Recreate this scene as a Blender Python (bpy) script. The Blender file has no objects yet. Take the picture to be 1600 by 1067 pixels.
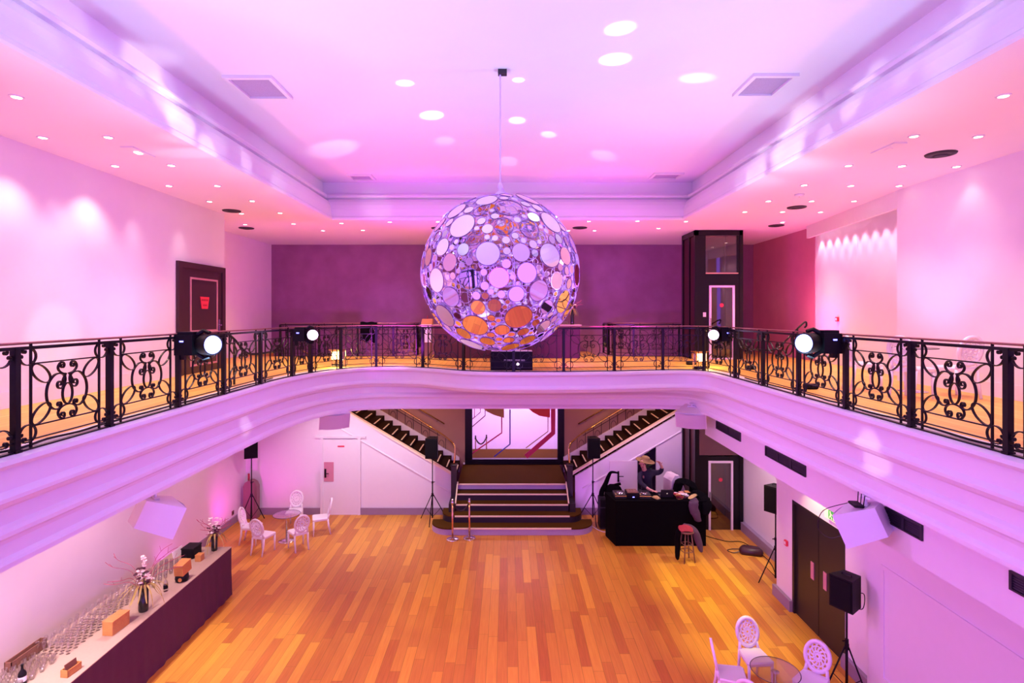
import bpy, math, random
from mathutils import Vector, Matrix, Euler
random.seed(7)
R = math.radians
PI = math.pi
SC = bpy.context.scene
COL = SC.collection
# ---------------------------------------------------------------- camera model used to read sizes off the photo
F, PX, PY, H = 870.0, 793.0, 491.0, 6.0
def at(px, py, d):                  # pixel at known depth -> point
    return Vector(((px-PX)*d/F, d, H-(py-PY)*d/F))
def onz(px, py, z):                 # pixel on a horizontal plane -> point
    d = F*(H-z)/(py-PY)
    return Vector(((px-PX)*d/F, d, z))
cam = bpy.data.cameras.new('camera'); cam_o = bpy.data.objects.new('camera', cam); COL.objects.link(cam_o)
cam.sensor_width = 36; cam.lens = F/1600*36; cam.shift_x = (800-PX)/1600; cam.shift_y = (PY-533.5)/1600
cam.clip_start = .05; cam_o.location = (0, 0, H); cam_o.rotation_euler = (PI/2, 0, 0)
SC.camera = cam_o

# ---------------------------------------------------------------- materials
MATS = {}
def mat(name, col, rough=.6, metal=0, var=.06, scale=8, bump=0, emit=None, estr=0, spec=.5, coat=0, stretch=None):
    m = bpy.data.materials.new(name); m.use_nodes = True
    nt = m.node_tree; b = nt.nodes['Principled BSDF']
    tc = nt.nodes.new('ShaderNodeTexCoord'); no = nt.nodes.new('ShaderNodeTexNoise')
    no.inputs['Scale'].default_value = scale; no.inputs['Detail'].default_value = 4
    if stretch:
        mp = nt.nodes.new('ShaderNodeMapping'); mp.inputs['Scale'].default_value = stretch
        nt.links.new(tc.outputs['Object'], mp.inputs['Vector']); nt.links.new(mp.outputs['Vector'], no.inputs['Vector'])
    else:
        nt.links.new(tc.outputs['Object'], no.inputs['Vector'])
    mx = nt.nodes.new('ShaderNodeMix'); mx.data_type = 'RGBA'
    a = [max(0, c*(1-var)) for c in col]; c2 = [min(1, c*(1+var)) for c in col]
    mx.inputs[6].default_value = (*a, 1); mx.inputs[7].default_value = (*c2, 1)
    nt.links.new(no.outputs['Fac'], mx.inputs[0]); nt.links.new(mx.outputs[2], b.inputs['Base Color'])
    b.inputs['Roughness'].default_value = rough; b.inputs['Metallic'].default_value = metal
    b.inputs['Specular IOR Level'].default_value = spec
    b.inputs['Coat Weight'].default_value = coat
    if bump:
        bp = nt.nodes.new('ShaderNodeBump'); bp.inputs['Strength'].default_value = bump; bp.inputs['Distance'].default_value = .02
        nt.links.new(no.outputs['Fac'], bp.inputs['Height']); nt.links.new(bp.outputs['Normal'], b.inputs['Normal'])
    if emit:
        b.inputs['Emission Color'].default_value = (*emit, 1); b.inputs['Emission Strength'].default_value = estr
    MATS[name] = m
    return m
def glassy(name, tint=(1, 1, 1), refl=.12, rough=.02, body=0):
    """clear sheet or vessel: see-through with a sharp reflection at grazing angles"""
    m = bpy.data.materials.new(name); m.use_nodes = True; nt = m.node_tree
    for n in list(nt.nodes): nt.nodes.remove(n)
    out = nt.nodes.new('ShaderNodeOutputMaterial'); mx = nt.nodes.new('ShaderNodeMixShader')
    tr = nt.nodes.new('ShaderNodeBsdfTransparent'); gl = nt.nodes.new('ShaderNodeBsdfGlossy')
    lw = nt.nodes.new('ShaderNodeLayerWeight'); mr = nt.nodes.new('ShaderNodeMapRange')
    no = nt.nodes.new('ShaderNodeTexNoise'); no.inputs['Scale'].default_value = 3
    cr = nt.nodes.new('ShaderNodeMix'); cr.data_type = 'RGBA'
    cr.inputs[6].default_value = (*[c*.97 for c in tint], 1); cr.inputs[7].default_value = (*tint, 1)
    nt.links.new(no.outputs['Fac'], cr.inputs[0]); nt.links.new(cr.outputs[2], tr.inputs['Color'])
    gl.inputs['Roughness'].default_value = rough
    lw.inputs['Blend'].default_value = .35
    mr.inputs[3].default_value = refl; mr.inputs[4].default_value = min(1, refl+.55)
    nt.links.new(lw.outputs['Facing'], mr.inputs[0]); nt.links.new(mr.outputs[0], mx.inputs[0])
    nt.links.new(tr.outputs[0], mx.inputs[1]); nt.links.new(gl.outputs[0], mx.inputs[2])
    nt.links.new(mx.outputs[0], out.inputs['Surface'])
    MATS[name] = m; return m
def planks(name, cols, length, width, rough, mortar=.004):
    m = bpy.data.materials.new(name); m.use_nodes = True; nt = m.node_tree; b = nt.nodes['Principled BSDF']
    tc = nt.nodes.new('ShaderNodeTexCoord'); sp = nt.nodes.new('ShaderNodeSeparateXYZ'); cb = nt.nodes.new('ShaderNodeCombineXYZ')
    nt.links.new(tc.outputs['Object'], sp.inputs[0]); nt.links.new(sp.outputs['X'], cb.inputs['Y'])
    def brick(c1, c2, off, sq):
        br = nt.nodes.new('ShaderNodeTexBrick'); br.inputs['Scale'].default_value = 1
        br.inputs['Brick Width'].default_value = length; br.inputs['Row Height'].default_value = width
        br.inputs['Mortar Size'].default_value = mortar; br.inputs['Mortar Smooth'].default_value = .3
        br.offset = off; br.offset_frequency = sq
        br.inputs['Color1'].default_value = (*c1, 1); br.inputs['Color2'].default_value = (*c2, 1)
        br.inputs['Mortar'].default_value = (*[c*.45 for c in c1], 1)
        br.inputs['Bias'].default_value = 0
        nt.links.new(cb.outputs[0], br.inputs['Vector']); return br
    dv = nt.nodes.new('ShaderNodeMath'); dv.operation = 'DIVIDE'; dv.inputs[1].default_value = width
    fl = nt.nodes.new('ShaderNodeMath'); fl.operation = 'FLOOR'; wn = nt.nodes.new('ShaderNodeTexWhiteNoise'); wn.noise_dimensions = '1D'
    ma = nt.nodes.new('ShaderNodeMath'); ma.operation = 'MULTIPLY_ADD'; ma.inputs[1].default_value = length
    nt.links.new(sp.outputs['X'], dv.inputs[0]); nt.links.new(dv.outputs[0], fl.inputs[0]); nt.links.new(fl.outputs[0], wn.inputs['W'])
    nt.links.new(wn.outputs['Value'], ma.inputs[0]); nt.links.new(sp.outputs['Y'], ma.inputs[2]); nt.links.new(ma.outputs[0], cb.inputs['X'])
    b1 = brick(cols[0], cols[1], 0, 1)
    no = nt.nodes.new('ShaderNodeTexNoise'); no.inputs['Scale'].default_value = 3; no.inputs['Detail'].default_value = 6
    mp = nt.nodes.new('ShaderNodeMapping'); mp.inputs['Scale'].default_value = (12, .6, 1)
    nt.links.new(tc.outputs['Object'], mp.inputs[0]); nt.links.new(mp.outputs[0], no.inputs['Vector'])
    ov = nt.nodes.new('ShaderNodeMix'); ov.data_type = 'RGBA'; ov.blend_type = 'OVERLAY'; ov.inputs[0].default_value = .28
    nt.links.new(b1.outputs['Color'], ov.inputs[6]); nt.links.new(no.outputs['Fac'], ov.inputs[7])
    nt.links.new(ov.outputs[2], b.inputs['Base Color'])
    b.inputs['Roughness'].default_value = rough; b.inputs['Specular IOR Level'].default_value = .28
    MATS[name] = m; return m

planks('oak_parquet', [(.76, .37, .05), (.50, .165, .035)], 1.75, .18, .38)
planks('oak_gallery', [(.86, .50, .11), (.76, .40, .07)], 1.6, .13, .45)
mat('paint_white', (.80, .76, .79), .55, var=.02)
mat('paint_ceiling', (.82, .78, .82), .6, var=.015, scale=2)
mat('plaster_mauve', (.27, .115, .22), .6, var=.25, scale=2.2, bump=.25)
mat('plaster_rose', (.50, .17, .26), .6, var=.12, scale=2.2, bump=.1)
mat('plaster_brown', (.40, .22, .15), .6, var=.08, scale=2)
mat('plaster_pale', (.80, .72, .75), .6, var=.03, scale=3)
mat('skirting_grey', (.30, .22, .30), .5)
mat('iron_black', (.012, .010, .012), .32, .6, var=.3, scale=30, spec=.6)
mat('copper', (.80, .42, .30), .22, 1)
mat('plate_rose', (.62, .27, .34), .45, .2)
mat('rail_copper', (.42, .20, .17), .3, .7)
mat('brass', (.85, .60, .20), .22, 1)
mat('chrome', (.80, .78, .80), .12, 1, var=.03)
mat('black_plastic', (.005, .004, .006), .5, var=.2, scale=40, spec=.2)
mat('black_cloth', (.0025, .002, .003), .95, var=.3, scale=60, bump=.1, spec=.08)
mat('speaker_grille', (.003, .003, .004), .7, var=.5, scale=220, bump=.3, spec=.15)
mat('carpet_brown', (.085, .038, .007), .95, var=.22, scale=120, bump=.2, spec=.05)
mat('riser_dark', (.02, .012, .02), .5)
mat('nosing', (.92, .80, .55), .4, var=.05)
mat('white_chair', (.86, .82, .85), .35, var=.02)
mat('bar_skirt', (.090, .023, .052), .9, var=.12, scale=9)
mat('bar_top', (.46, .36, .25), .8, var=.06, scale=30)
mat('wood_box', (.58, .27, .07), .5, var=.25, scale=6, stretch=(1, 8, 8))
mat('wood_dark', (.22, .10, .06), .5, var=.25, scale=6, stretch=(1, 8, 8))
mat('speaker_white', (.80, .76, .80), .45, var=.02)
mat('speaker_cloth_white', (.62, .52, .66), .8, var=.1, scale=150)
mat('door_dark', (.050, .016, .024), .35, var=.15, scale=3, stretch=(6, 6, 1))
mat('door_black', (.020, .014, .014), .4, var=.2, scale=3)
mat('sign_red', (.70, .03, .07), .5)
mat('sign_white', (.9, .8, .8), .5)
mat('sign_green', (.05, .55, .08), .5, emit=(.1, .9, .1), estr=.15)
mat('sign_lit', (.85, .9, .65), .5, emit=(.9, 1, .5), estr=.25)
mat('leaf_green', (.10, .20, .05), .6, var=.4, scale=20)
mat('leaf_olive', (.42, .34, .08), .6, var=.35, scale=14)
mat('flower_white', (.92, .84, .76), .6, var=.06)
mat('flower_dark', (.07, .012, .03), .6, var=.3)
mat('twig', (.38, .06, .12), .6, var=.2)
mat('vase_dark', (.018, .020, .016), .12, var=.3)
mat('skin', (.72, .40, .30), .55, var=.06)
mat('hoodie', (.022, .020, .040), .85, var=.3, scale=30)
mat('hat_straw', (.27, .17, .06), .8, var=.2, scale=60)
mat('jeans', (.02, .022, .04), .9)
mat('coat_tan', (.60, .42, .16), .85, var=.2, scale=20)
mat('coat_plum', (.085, .04, .075), .8, var=.3, scale=12)
mat('coat_red', (.36, .02, .04), .8, var=.3, scale=20)
mat('paper', (.9, .85, .85), .7)
mat('laptop_grey', (.03, .028, .03), .35)
mat('lens_violet', (.3, .2, 1), .3, emit=(.34, .38, 1.0), estr=3.2)
mat('lens_pink', (.9, .5, 1), .3, emit=(.95, .6, 1.0), estr=5)
mat('lens_warm', (1, .8, .4), .3, emit=(1.0, .72, .30), estr=7)
mat('downlight_glow', (1, .95, .85), .4, emit=(1.0, .90, .72), estr=14)
mat('grille_lilac', (.42, .34, .52), .6, var=.2, scale=60)
mat('vent_black', (.02, .015, .025), .6)
mat('cocoa_panel', (.16, .07, .07), .35)
mat('lift_frame', (.008, .005, .007), .3, .2, spec=.3)
mat('lift_side_glass', (.060, .016, .018), .4, spec=.25)
mat('carpet_dark', (.028, .013, .008), .95, var=.25, scale=120, bump=.2, spec=.05)
mat('lift_door_rim', (.85, .72, .80), .35)
mat('decal_crimson', (.60, .03, .12), .5)
mat('decal_blue', (.08, .06, .40), .5)
mat('decal_gold', (.42, .22, .06), .5)
mat('decal_red', (.70, .05, .04), .5)
mat('decal_dark', (.20, .04, .06), .5)
mat('lobby_white', (.9, .85, .9), .5)
mat('rope', (.03, .01, .015), .8)
mat('led_blue', (.1, .1, 1), .4, emit=(.15, .15, 1), estr=6)
mat('disc_mirror', (.93, .88, .95), .02, 1, var=.01)
mat('disc_rim', (.30, .18, .42), .25, .8, var=.1)
mat('wire_violet', (.74, .60, .98), .3, .35, var=.1)
mat('leather', (.05, .012, .02), .4)
mat('extinguisher', (.26, .12, .13), .5)
glassy('clear_glass', (.97, .95, .97), .10)
glassy('flute_glass', (.985, .975, .985), .10, .06)
glassy('lift_glass', (.55, .32, .36), .12, .03)
glassy('lobby_glass', (.95, .92, .95), .02, .02)
glassy('table_glass', (.95, .93, .95), .07)

# ---------------------------------------------------------------- mesh builder
class MB:
    def __init__(s): s.v = []; s.f = []; s.m = []; s.mi = 0
    def add(s, vs, fs):
        o = len(s.v); s.v += [tuple(p) for p in vs]
        for f in fs: s.f.append(tuple(i+o for i in f)); s.m.append(s.mi)
        return s
    def use(s, i): s.mi = i; return s
    def bx(s, x0, x1, y0, y1, z0, z1):
        vs = [(x, y, z) for z in (z0, z1) for y in (y0, y1) for x in (x0, x1)]
        return s.add(vs, [(0, 2, 3, 1), (4, 5, 7, 6), (0, 1, 5, 4), (2, 6, 7, 3), (0, 4, 6, 2), (1, 3, 7, 5)])
    def obx(s, c, size, rot=(0, 0, 0)):
        M = Euler(rot).to_matrix(); c = Vector(c)
        vs = [c + M @ Vector((x*size[0]/2, y*size[1]/2, z*size[2]/2)) for z in (-1, 1) for y in (-1, 1) for x in (-1, 1)]
        return s.add(vs, [(0, 2, 3, 1), (4, 5, 7, 6), (0, 1, 5, 4), (2, 6, 7, 3), (0, 4, 6, 2), (1, 3, 7, 5)])
    def rbx(s, x0, x1, y0, y1, z0, z1, r=.01):
        """box with chamfered vertical and top edges"""
        r = min(r, (x1-x0)/2.1, (y1-y0)/2.1, (z1-z0)/2.1)
        def ring(i, z):
            a, b, c, d = x0+i, x1-i, y0+i, y1-i
            return [(a+r, c, z), (b-r, c, z), (b, c+r, z), (b, d-r, z), (b-r, d, z), (a+r, d, z), (a, d-r, z), (a, c+r, z)]
        rings = [ring(r*.7, z0), ring(0, z0+r), ring(0, z1-r), ring(r*.7, z1)]
        return s.loft(rings)
    def loft(s, rings, closed=True, caps=True):
        n = len(rings[0]); vs = [p for r in rings for p in r]; fs = []
        for k in range(len(rings)-1):
            for i in range(n if closed else n-1):
                j = (i+1) % n
                fs.append((k*n+i, k*n+j, (k+1)*n+j, (k+1)*n+i))
        if caps:
            fs.append(tuple(range(n-1, -1, -1))); fs.append(tuple(range((len(rings)-1)*n, len(rings)*n)))
        return s.add(vs, fs)
    def tube(s, pts, r, n=6, closed=False):
        pts = [Vector(p) for p in pts]; N = len(pts); rings = []; up = None
        rr = r if isinstance(r, (list, tuple)) else [r]*N
        for i, p in enumerate(pts):
            if closed: t = pts[(i+1) % N]-pts[i-1]
            else: t = pts[min(i+1, N-1)]-pts[max(i-1, 0)]
            if t.length < 1e-9: t = Vector((0, 0, 1))
            t.normalize()
            if up is None:
                up = Vector((0, 0, 1)) if abs(t.z) < .9 else Vector((1, 0, 0))
            a = up - t*up.dot(t)
            if a.length < 1e-6: a = t.orthogonal()
            a.normalize(); up = a; b = t.cross(a)
            rings.append([p + (a*math.cos(2*PI*k/n)+b*math.sin(2*PI*k/n))*rr[i] for k in range(n)])
        if closed:
            rings.append(rings[0]); return s.loft(rings, caps=False)
        return s.loft(rings)
    def cyl(s, p0, p1, r0, r1=None, n=12):
        return s.tube([p0, p1], [r0, r0 if r1 is None else r1], n)
    def lathe(s, prof, c=(0, 0, 0), n=20, M=None):
        rings = []
        for r, z in prof:
            ring = [Vector((max(r, 1e-4)*math.cos(2*PI*k/n), max(r, 1e-4)*math.sin(2*PI*k/n), z)) for k in range(n)]
            if M is not None: ring = [M @ p for p in ring]
            rings.append([p+Vector(c) for p in ring])
        return s.loft(rings)
    def prism(s, poly, lo, hi, axis='y'):
        def P(a, b, t): return {'y': (a, t, b), 'x': (t, a, b), 'z': (a, b, t)}[axis]
        return s.loft([[P(a, b, lo) for a, b in poly], [P(a, b, hi) for a, b in poly]])
    def ball(s, c, r, n=12, m=8, sc=(1, 1, 1)):
        rings = []
        for k in range(m+1):
            a = -PI/2+PI*k/m; rr = max(math.cos(a), 1e-3)
            rings.append([(c[0]+r*sc[0]*rr*math.cos(2*PI*i/n), c[1]+r*sc[1]*rr*math.sin(2*PI*i/n), c[2]+r*sc[2]*math.sin(a)) for i in range(n)])
        return s.loft(rings)
    def flatbar(s, pts, w, dep, y=0, closed=False):
        """scroll of flat bar lying in the XZ plane"""
        N = len(pts); rings = []
        for i, (x, z) in enumerate(pts):
            a = pts[(i+1) % N] if closed else pts[min(i+1, N-1)]; b = pts[i-1] if closed else pts[max(i-1, 0)]
            tx, tz = a[0]-b[0], a[1]-b[1]; l = math.hypot(tx, tz) or 1; nx, nz = -tz/l*w/2, tx/l*w/2
            rings.append([(x+nx, y-dep/2, z+nz), (x-nx, y-dep/2, z-nz), (x-nx, y+dep/2, z-nz), (x+nx, y+dep/2, z+nz)])
        if closed: rings.append(rings[0])
        return s.loft(rings, caps=not closed)
    def frame(s, axis, t0, t1, a0, a1, b0, b1, w, wb=None, bottom=True):
        """rectangular frame of four butted bars; a = horizontal, b = vertical extent, t = depth"""
        wb = wb or w
        bars = [(a0, a0+w, b0, b1), (a1-w, a1, b0, b1), (a0+w, a1-w, b1-wb, b1)]
        if bottom: bars.append((a0+w, a1-w, b0, b0+wb))
        for p, q, r, u in bars:
            if axis == 'y': s.bx(p, q, t0, t1, r, u)
            elif axis == 'x': s.bx(t0, t1, p, q, r, u)
            else: s.bx(p, q, r, u, t0, t1)
        return s
    def quad(s, a, b, c, d): return s.add([a, b, c, d], [(0, 1, 2, 3)])
    def build(s, name, mats, parent=None, smooth=False, loc=None):
        me = bpy.data.meshes.new(name); me.from_pydata(s.v, [], s.f)
        for m in ([mats] if isinstance(mats, str) else mats): me.materials.append(MATS[m])
        me.polygons.foreach_set('material_index', s.m)
        if smooth: me.polygons.foreach_set('use_smooth', [True]*len(s.f))
        me.update()
        o = bpy.data.objects.new(name, me); COL.objects.link(o)
        if parent: o.parent = parent
        if loc: o.location = loc
        if smooth == 'auto':
            e = o.modifiers.new('soft', 'EDGE_SPLIT'); e.split_angle = R(35)
        return o
def thing(name, label, cat, loc=(0, 0, 0), rz=0, group=None):
    o = bpy.data.objects.new(name, None); COL.objects.link(o); o.empty_display_size = .1
    o.location = loc; o.rotation_euler = (0, 0, rz); o['label'] = label; o['category'] = cat
    if group: o['group'] = group
    return o
def tag(o, label, cat, group=None):
    o['label'] = label; o['category'] = cat
    if group: o['group'] = group
    return o
def struct(name, mb, m, label=None, parent=None, smooth=False):
    o = mb.build(name, m, parent, smooth)
    if not parent:
        o['kind'] = 'structure'
        o['label'] = label or name.replace('_', ' ')
        o['category'] = name.split('_')[0]
    return o
def dup(root, loc, rz=None, label=None, group=None):
    r = root.copy(); COL.objects.link(r); r.location = loc
    if rz is not None: r.rotation_euler = (0, 0, rz)
    if label: r['label'] = label
    if group: r['group'] = group
    for ch in list(root.children):
        c = ch.copy(); COL.objects.link(c); c.parent = r
        for g in list(ch.children):
            d = g.copy(); COL.objects.link(d); d.parent = c
    return r
def catmull(pts, k=8):
    out = []; P = [Vector(p) for p in pts]
    for i in range(len(P)-1):
        p0 = P[max(i-1, 0)]; p1 = P[i]; p2 = P[i+1]; p3 = P[min(i+2, len(P)-1)]
        for j in range(k):
            t = j/k
            out.append(.5*((2*p1)+(p2-p0)*t+(2*p0-5*p1+4*p2-p3)*t*t+(3*p1-p0-3*p2+p3)*t**3))
    out.append(P[-1]); return out
def ORD(i): return ['first', 'second', 'third', 'fourth', 'fifth', 'sixth', 'seventh', 'eighth', 'ninth', 'tenth', 'eleventh', 'twelfth', 'thirteenth', 'fourteenth', 'fifteenth', 'sixteenth', 'seventeenth', 'eighteenth', 'nineteenth', 'twentieth'][i]
# ================================================================ SETTING
GZ, GC, UC = 4.75, 8.35, 9.36       # gallery floor, gallery ceiling, upper ceiling
YB = 18.8                            # back wall
RAIL = catmull([(-4.42, -1.5), (-4.42, 5), (-4.42, 9.6), (-4.40, 10.7), (-4.28, 11.5), (-4.05, 12.3), (-3.6, 12.95), (-3.0, 13.22), (-2.0, 13.05), (-1.0, 12.35),
                (-.3, 12.1), (1, 12.08), (2.3, 12.22), (3.5, 12.45), (4.12, 12.42), (4.40, 12.1), (4.46, 11.4), (4.46, 10.5), (4.46, 5), (4.46, -1.5)], 10)
BEAM = catmull([(-4.46, -1.5), (-4.46, 5), (-4.46, 9.6), (-4.44, 10.7), (-4.32, 11.5), (-4.1, 12.3), (-3.65, 12.98), (-3.0, 13.28), (-2.0, 13.33), (0, 13.33),
                (2.5, 13.33), (3.6, 13.3), (4.2, 13.1), (4.45, 12.5), (4.5, 11.4), (4.5, 10.5), (4.5, 5), (4.5, -1.5)], 10)
def offs(path):
    out = []
    for i, p in enumerate(path):
        t = path[min(i+1, len(path)-1)]-path[max(i-1, 0)]; t.normalize(); out.append(Vector((t.y, -t.x)))
    return out
def sweep(mb, path, prof):
    n = offs(path)
    rings = [[(p.x+n[i].x*o, p.y+n[i].y*o, z) for o, z in prof] for i, p in enumerate(path)]
    return mb.loft(rings, closed=False, caps=False)
m = MB(); m.bx(-8.1, 6.75, -1.5, 18.9, -.1, 0); struct('floor', m, 'oak_parquet', 'orange oak plank dance floor')
# gallery floor slab
m = MB(); n = len(RAIL); outer = []
for i, p in enumerate(RAIL):
    if p.y < 9.7: outer.append((-8.2 if p.x < 0 else 8.6, p.y))
    elif p.x < -4.0 and i < n/2: outer.append((-8.2, 9.7+(p.y-9.7)*(15.45-9.7)/(12.4-9.7)))
    elif p.x > 4.2 and i > n/2: outer.append((8.6, 9.7+(p.y-9.7)*(15.45-9.7)/(12.4-9.7)))
    else: outer.append((-8.2+(p.x+4.0)*16.8/8.2, 15.45))
rings = [[(p.x, p.y, GZ), (q[0], q[1], GZ), (q[0], q[1], 4.3), (p.x, p.y, 4.3)] for p, q in zip(RAIL, outer)]
m.loft(rings)
m.bx(-8.2, 5.15, 15.4, 16.6, 4.3, GZ); m.bx(6.7, 8.6, 15.4, 18.9, 4.3, GZ); m.bx(-2.3, 2.7, 16.6, YB, 4.3, GZ); m.bx(-8.2, -7.9, 16.6, 18.9, 4.3, GZ)
struct('floor_gallery', m, 'oak_gallery', 'pale oak floor of the upper gallery')
m = MB(); sweep(m, RAIL, [(-.25, 4.752), (.05, 4.752), (.09, 4.73), (.10, 4.69), (.07, 4.655), (.03, 4.64), (.03, 4.45), (.05, 4.43), (.075, 4.40), (.075, 4.365), (.045, 4.35), (.02, 4.31), (-.02, 4.28), (-.25, 4.28)])
struct('trim_1', m, 'paint_white', 'white moulded fascia along the gallery edge', smooth=False)
m = MB(); sweep(m, BEAM, [(-.2, 4.30), (0, 4.30), (0, 4.13), (.03, 4.10), (.05, 4.07), (.05, 4.03), (.015, 4.0), (.0, 3.96), (0, 3.84), (.03, 3.815), (.045, 3.79), (.045, 3.745), (-.35, 3.745)])
struct('trim_2', m, 'paint_white', 'white lower cornice under the gallery edge')
# ceilings below the gallery
m = MB(); m.bx(-8.0, -4.7, -1.5, 13.3, 3.75, 4.29); m.bx(-8.0, 6.6, 13.34, 15.4, 3.75, 4.29); m.bx(-7.9, 5.15, 15.4, 16.6, 3.75, 4.29); m.bx(4.75, 6.6, -1.5, 13.34, 3.75, 4.29)
struct('ceiling_lower', m, 'paint_ceiling', 'white ceiling below the gallery')
m = MB(); m.bx(4.72, 6.55, -1.5, 13.3, 3.13, 3.75); struct('beam_right', m, 'paint_white', 'white bulkhead beam carrying the black air grilles')
# gallery ceiling and coffer
m = MB(); m.bx(-8.3, -4.45, -1.5, 19, GC, GC+.1); m.bx(4.45, 8.7, -1.5, 19, GC, GC+.1); m.bx(-4.45, 4.45, 13.95, 19, GC, GC+.1)
struct('ceiling', m, 'paint_ceiling', 'pink-lit flat ceiling over the gallery')
m = MB(); m.bx(-4.7, 4.7, -1.5, 14.5, UC, UC+.1); struct('ceiling_upper', m, 'paint_ceiling', 'raised white ceiling inside the coffer')
COF = [Vector((-4.40, -1.5)), Vector((-4.40, 13.88)), Vector((4.40, 13.88)), Vector((4.40, -1.5))]
def mitre(path, prof):
    rings = []
    for i, p in enumerate(path):
        sx = 1 if p.x < 0 else -1; by = 1 if p.y > 0 else 0
        rings.append([(p.x+sx*o, p.y-(o if by else 0), z) for o, z in prof])
    return rings
m = MB()
prof = [(-.06, GC), (.03, GC-.005), (.05, GC+.02), (.05, GC+.06), (.02, GC+.09), (.02, GC+.13)]
prof += [(.02-.24*(1-math.cos(t*PI/2)), GC+.13+.42*math.sin(t*PI/2)) for t in [.2, .4, .6, .8, 1]]
prof += [(-.22, GC+.57), (-.16, GC+.59), (-.14, GC+.63), (-.16, GC+.67), (-.3, GC+.69), (-.3, UC)]
m.loft(mitre(COF, prof), closed=False, caps=False); struct('trim_3', m, 'paint_ceiling', 'coved moulding around the raised ceiling')
# walls, gallery level
m = MB(); m.bx(-6.95, -6.66, -1.5, 13.1, GZ, GC); struct('wall_left', m, 'plaster_pale', 'white plaster wall of the left gallery')
m = MB(); m.bx(-8.2, -7.97, 13.0, 18.9, 0, GC); m.bx(-8.0, -6.95, 12.9, 13.08, GZ, GC); struct('wall_left_recess', m, 'plaster_pale', 'recessed pale wall behind the dark panelled door')
m = MB(); m.bx(-8.2, 8.6, YB, YB+.15, GZ-.45, GC); struct('wall_back', m, 'plaster_mauve', 'dark mauve plaster wall at the back of the gallery')
m = MB(); m.bx(-8.0, -1.28, YB, YB+.15, 0, GZ-.45); m.bx(1.86, 8.6, YB, YB+.15, 0, GZ-.45); m.bx(-1.3, 1.9, YB, YB+.15, 3.95, GZ-.45); m.bx(-1.3, 1.9, YB, YB+.15, 0, .9)
struct('wall_back_lower', m, 'plaster_brown', 'brown wall behind the double staircase')
m = MB(); m.bx(7.38, 7.7, -1.5, 10.55, GZ, GC); struct('wall_right', m, 'plaster_pale', 'pale wall of the right gallery')
m = MB()
m.prism([(8.30, 18.9), (8.22, 14.9), (8.5, 14.9), (8.5, 18.9)], GZ, GC, 'z'); struct('wall_right_far', m, 'plaster_rose', 'reddish wall beside the lift')
m = MB(); m.prism([(8.24, 14.9), (7.85, 10.5), (8.5, 10.5), (8.5, 14.9)], GZ, GC, 'z'); struct('wall_right_recess', m, 'plaster_pale', 'washed recess wall in the right gallery')
m = MB(); m.prism([(7.96, 14.82), (7.40, 10.55), (7.48, 10.55), (8.04, 14.82)], 8.02, GC, 'z'); struct('trim_4', m, 'paint_white', 'bulkhead hiding the wall-washing lights')
m = MB()
m.bx(-6.655, -6.64, -1.5, 12.95, GZ, GZ+.22); struct('baseboard_left', m, 'plaster_pale', 'pale skirting of the left gallery')
m = MB(); m.bx(7.365, 7.38, -1.5, 10.5, GZ, GZ+.22); struct('baseboard_right', m, 'plaster_pale', 'pale skirting of the right gallery')
m = MB(); m.bx(-7.9, 8.2, YB-.02, YB, GZ, GZ+.22); struct('baseboard_back', m, 'plaster_mauve', 'skirting of the back gallery')
# walls, lower level
WL = -7.85
m = MB(); m.bx(WL-.2, WL, -1.5, 16.9, 0, 3.76); struct('wall_left_lower', m, 'plaster_pale', 'long pink-lit wall behind the drinks bar')
def sz(x): return 1.20+.596*(-1.62-x)         # string line of the left flight
def szr(x): return 1.20+.596*(x-2.03)
m = MB(); m.prism([(WL, 0), (-1.62, 0), (-1.62, 1.14), (-5.9, sz(-5.9)-.06), (-5.95, 3.76), (WL, 3.76)], 16.7, 16.78); struct('wall_stairs_left', m, 'paint_white', 'white wall below the flight of stairs on the left')
m = MB(); m.prism([(2.03, 0), (3.90, 0), (3.90, 1.66), (4.46, 2.04), (4.46, 0), (5.3, 0), (5.3, szr(5.3)-.06), (2.03, 1.14)], 16.7, 16.78); struct('wall_stairs_right', m, 'paint_white', 'white wall below the flight of stairs on the right')
m = MB(); m.bx(3.7, 4.7, 17.3, 17.35, 0, 2.1); m.bx(3.7, 3.75, 16.8, 17.3, 0, 1.5); struct('wall_closet', m, 'vent_black', 'dark closet behind the DJ')
m = MB(); m.bx(6.58, 6.8, 11.5, 17, 0, 3.76); struct('wall_right_lower', m, 'paint_white', 'white wall between lift and double doors')
m = MB(); m.bx(5.75, 6.0, 11.19, 11.9, 0, 3.2); m.bx(5.75, 6.0, 8.6, 9.53, 0, 3.2); m.bx(5.75, 6.0, 9.53, 11.19, 2.21, 3.2); m.bx(6.0, 6.6, 11.7, 11.9, 0, 3.2)
struct('wall_door', m, 'paint_white', 'cream-lit wall with the black double doors')
m = MB(); m.bx(5.62, 6.0, -1.5, 8.7, 0, 3.2); struct('wall_right_near', m, 'paint_white', 'panelled violet-lit wall on the right')
m = MB()
m.frame('x', 5.60, 5.62, 2, 8.36, .52, 2.25, .06)
struct('trim_5', m, 'paint_white', 'raised panel moulding on the near right wall')
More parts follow.
